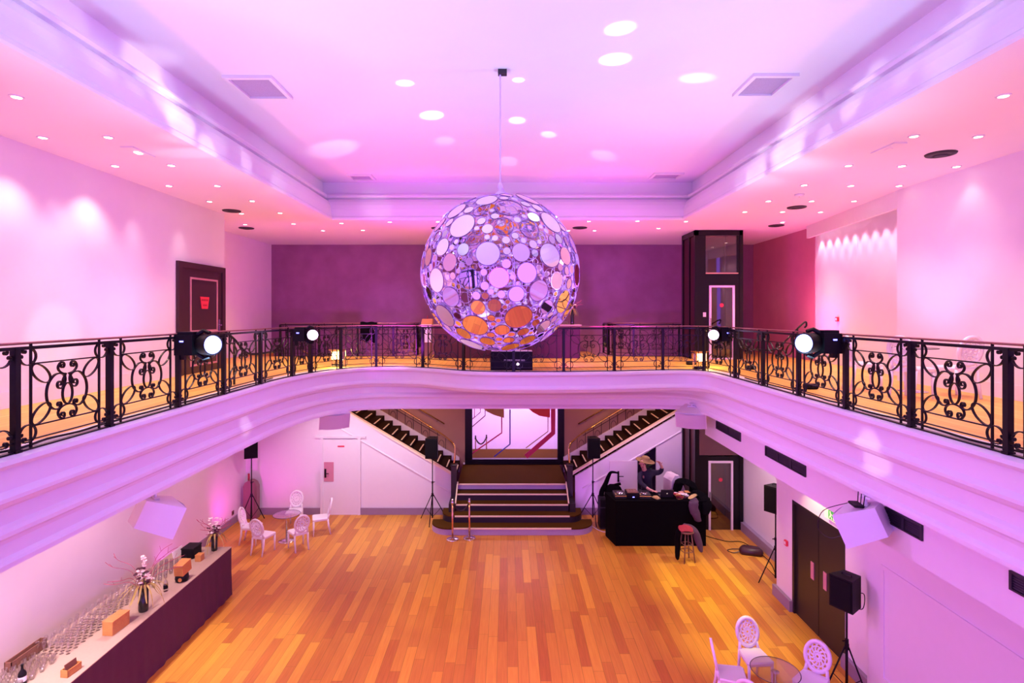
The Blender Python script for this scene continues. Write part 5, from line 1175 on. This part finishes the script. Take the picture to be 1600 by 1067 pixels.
# added, unseen colour floods tinting the hall and the gallery fascia
for x, y, e, c, t, a in ((-4.0, 1.2, 760, (1, .22, .45), (1.2, 8.5, 0), 60), (4.0, 1.2, 760, (1, .24, .35), (-1.2, 8.5, 0), 60), 
                      (-4.1, 10.8, 900, (.60, .11, 1), (4.5, 5.0, 3.4), 110), (4.1, 10.8, 900, (.60, .11, 1), (-4.5, 5.0, 3.4), 110), (0, .3, 560, (.62, .10, 1), (0, 13, 3.7), 60)):
    lamp('SPOT', (x, y, 6.3), e, c, to=t, spot_size=R(a), spot_blend=1, shadow_soft_size=.25, name='added_flood')
for x, y, tx in ((-4.5, 6.6, -4.3), (-4.5, 9.6, -4.5), (4.38, 9.6, 4.2), (4.38, 11.6, 4.3)):
    lamp('SPOT', (x, y, 3.68), (190 if x < 0 else 420), (1, .92, .12), to=(tx, y+.6, 0), spot_size=R(48), spot_blend=1, shadow_soft_size=.08, name='added_edge_spot')  # added, unseen spots below the gallery edge yellow the floor
lamp('SPOT', (5.5, 13.3, 5.3), 150, (1, .08, .4), to=(8.2, 17.0, 6.4), spot_size=R(80), spot_blend=1, shadow_soft_size=.1, name='added_flood')  # added flood reddens the far right gallery wall
lamp('SPOT', (-4.2, 5.0, 3.6), 520, (.78, .2, 1), to=(5.6, 6.2, 1.4), spot_size=R(70), spot_blend=1, shadow_soft_size=.1, name='added_flood')  # added flood brightens the near right wall
for x in (-2.2, 2.2): lamp('SPOT', (x, 11.6, 5.0), 200, (.95, .01, 1), to=(x, 14.3, 9.2), spot_size=R(50), spot_blend=1, shadow_soft_size=.1, name='added_uplight')  # added magenta spots tint the back of the coffer
lamp('SPOT', (5.4, 12.5, 3.05), 130, (1, .86, .25), to=(5.4, 12.8, 0), spot_size=R(80), spot_blend=1, shadow_soft_size=.08, name='added_edge_spot')  # added spot yellows the floor near the double doors
lamp('SPOT', (-.8, 13.0, 3.68), 120, (1, .70, .12), to=(-.8, 12.9, 0), spot_size=R(110), spot_blend=1, shadow_soft_size=.08, name='added_edge_spot')
lamp('SPOT', (2.2, 13.0, 3.68), 120, (1, .70, .12), to=(2.2, 12.9, 0), spot_size=R(110), spot_blend=1, shadow_soft_size=.08, name='added_edge_spot')  # added pair of spots warms the floor before the steps
lamp('SPOT', (4.25, 3.5, 5.3), 330, (.62, .62, 1), to=(-4.4, 4.6, 9.0), spot_size=R(60), spot_blend=1, shadow_soft_size=.15, name='added_uplight')  # added spot brightens the left side of the coffer
lamp('SPOT', (-4.2, 9.5, 3.6), 640, (.70, .28, 1), to=(6.2, 11.6, 2.2), spot_size=R(50), spot_blend=1, shadow_soft_size=.1, name='added_flood')  # added flood brightens the wall with the double doors
# moving heads on the ball
for p in ((-4.0, 7.4, 5.58), (4.0, 7.45, 5.58), (-3.75, 11.0, 5.55), (3.75, 11.1, 5.55)): lamp('SPOT', p, 420, (.55, .38, 1), to=BC, spot_size=R(26), spot_blend=.3, shadow_soft_size=.08, name='ball_beam')
for px in (527, 1101):
    p = onz(px, 573, GZ); lamp('POINT', (p.x, p.y-.18, GZ+.32), 26, (1, .60, .2), shadow_soft_size=.05, name='halogen_glow')
# added spot lamps at the ball imitate flecks thrown by the mirror discs
def fleck(p, e, ang, col=(.92, .90, 1)):
    d = (Vector(p)-BC).normalized(); lamp('SPOT', BC+d*1.2, e, col, to=p, spot_size=R(ang), spot_blend=.7, shadow_soft_size=.01, name='added_reflection')
for px, py, a, e in [(675, 180, 11, 500), (522, 232, 12, 500), (943, 243, 8, 360), (960, 93, 12, 420), (968, 45, 10, 300), (633, 130, 8, 360), (857, 210, 7, 320), (795, 252, 7, 320), (808, 188, 9, 280), (1088, 122, 9, 260), (810, 125, 7, 260), (695, 220, 8, 150)]:
    fleck(onz(px, py, UC), e, a)
for px, py, d, a, e, c in [(610, 485, YB, 12, 700, (.5, .3, 1)), (950, 428, YB, 9, 420, (.5, .3, 1)), (515, 410, YB, 9, 90, (.4, .2, 1)), (585, 320, 14.1, 8, 260, (.9, .8, 1))]:
    fleck(at(px, py, d), e, a, c)
for px, py, X, a, e in [(85, 530, -6.66, 13, 260), (1470, 390, 7.38, 26, 170), (1225, 470, 8.25, 8, 300), (270, 185, -4.5, 13, 300), (310, 235, -4.5, 10, 300), (250, 130, -4.5, 14, 300), (1240, 225, 4.5, 18, 420), (1190, 265, 4.5, 12, 400), (385, 665, -4.43, 6, 160), (1365, 710, 4.47, 9, 200)]:
    d = F*X/(px-PX); fleck(at(px, py, d), e, a)
q = random.Random(31)  # more added spots imitate rippled light on the coffer sides
for side, lst in ((-4.45, [(60, 30), (150, 62), (205, 120), (285, 165), (335, 212), (380, 250), (430, 288)]), (4.45, [(1500, 40), (1420, 105), (1335, 150), (1272, 180), (1215, 212), (1295, 215), (1165, 283)])):
    for px, py in lst: d = F*side/(px-PX); fleck(at(px, py, d), q.uniform(90, 230), q.uniform(6, 13))
SC.view_settings.view_transform = 'Standard'; SC.view_settings.look = 'None'; SC.view_settings.gamma = 1; SC.view_settings.exposure = .09
try: SC.view_settings.use_curve_mapping = False
except Exception: pass
SC.cycles.use_denoising = True
SC.cycles.max_bounces = 8; SC.cycles.transparent_max_bounces = 24; SC.cycles.sample_clamp_indirect = 6
SC.cycles.caustics_reflective = False; SC.cycles.caustics_refractive = False
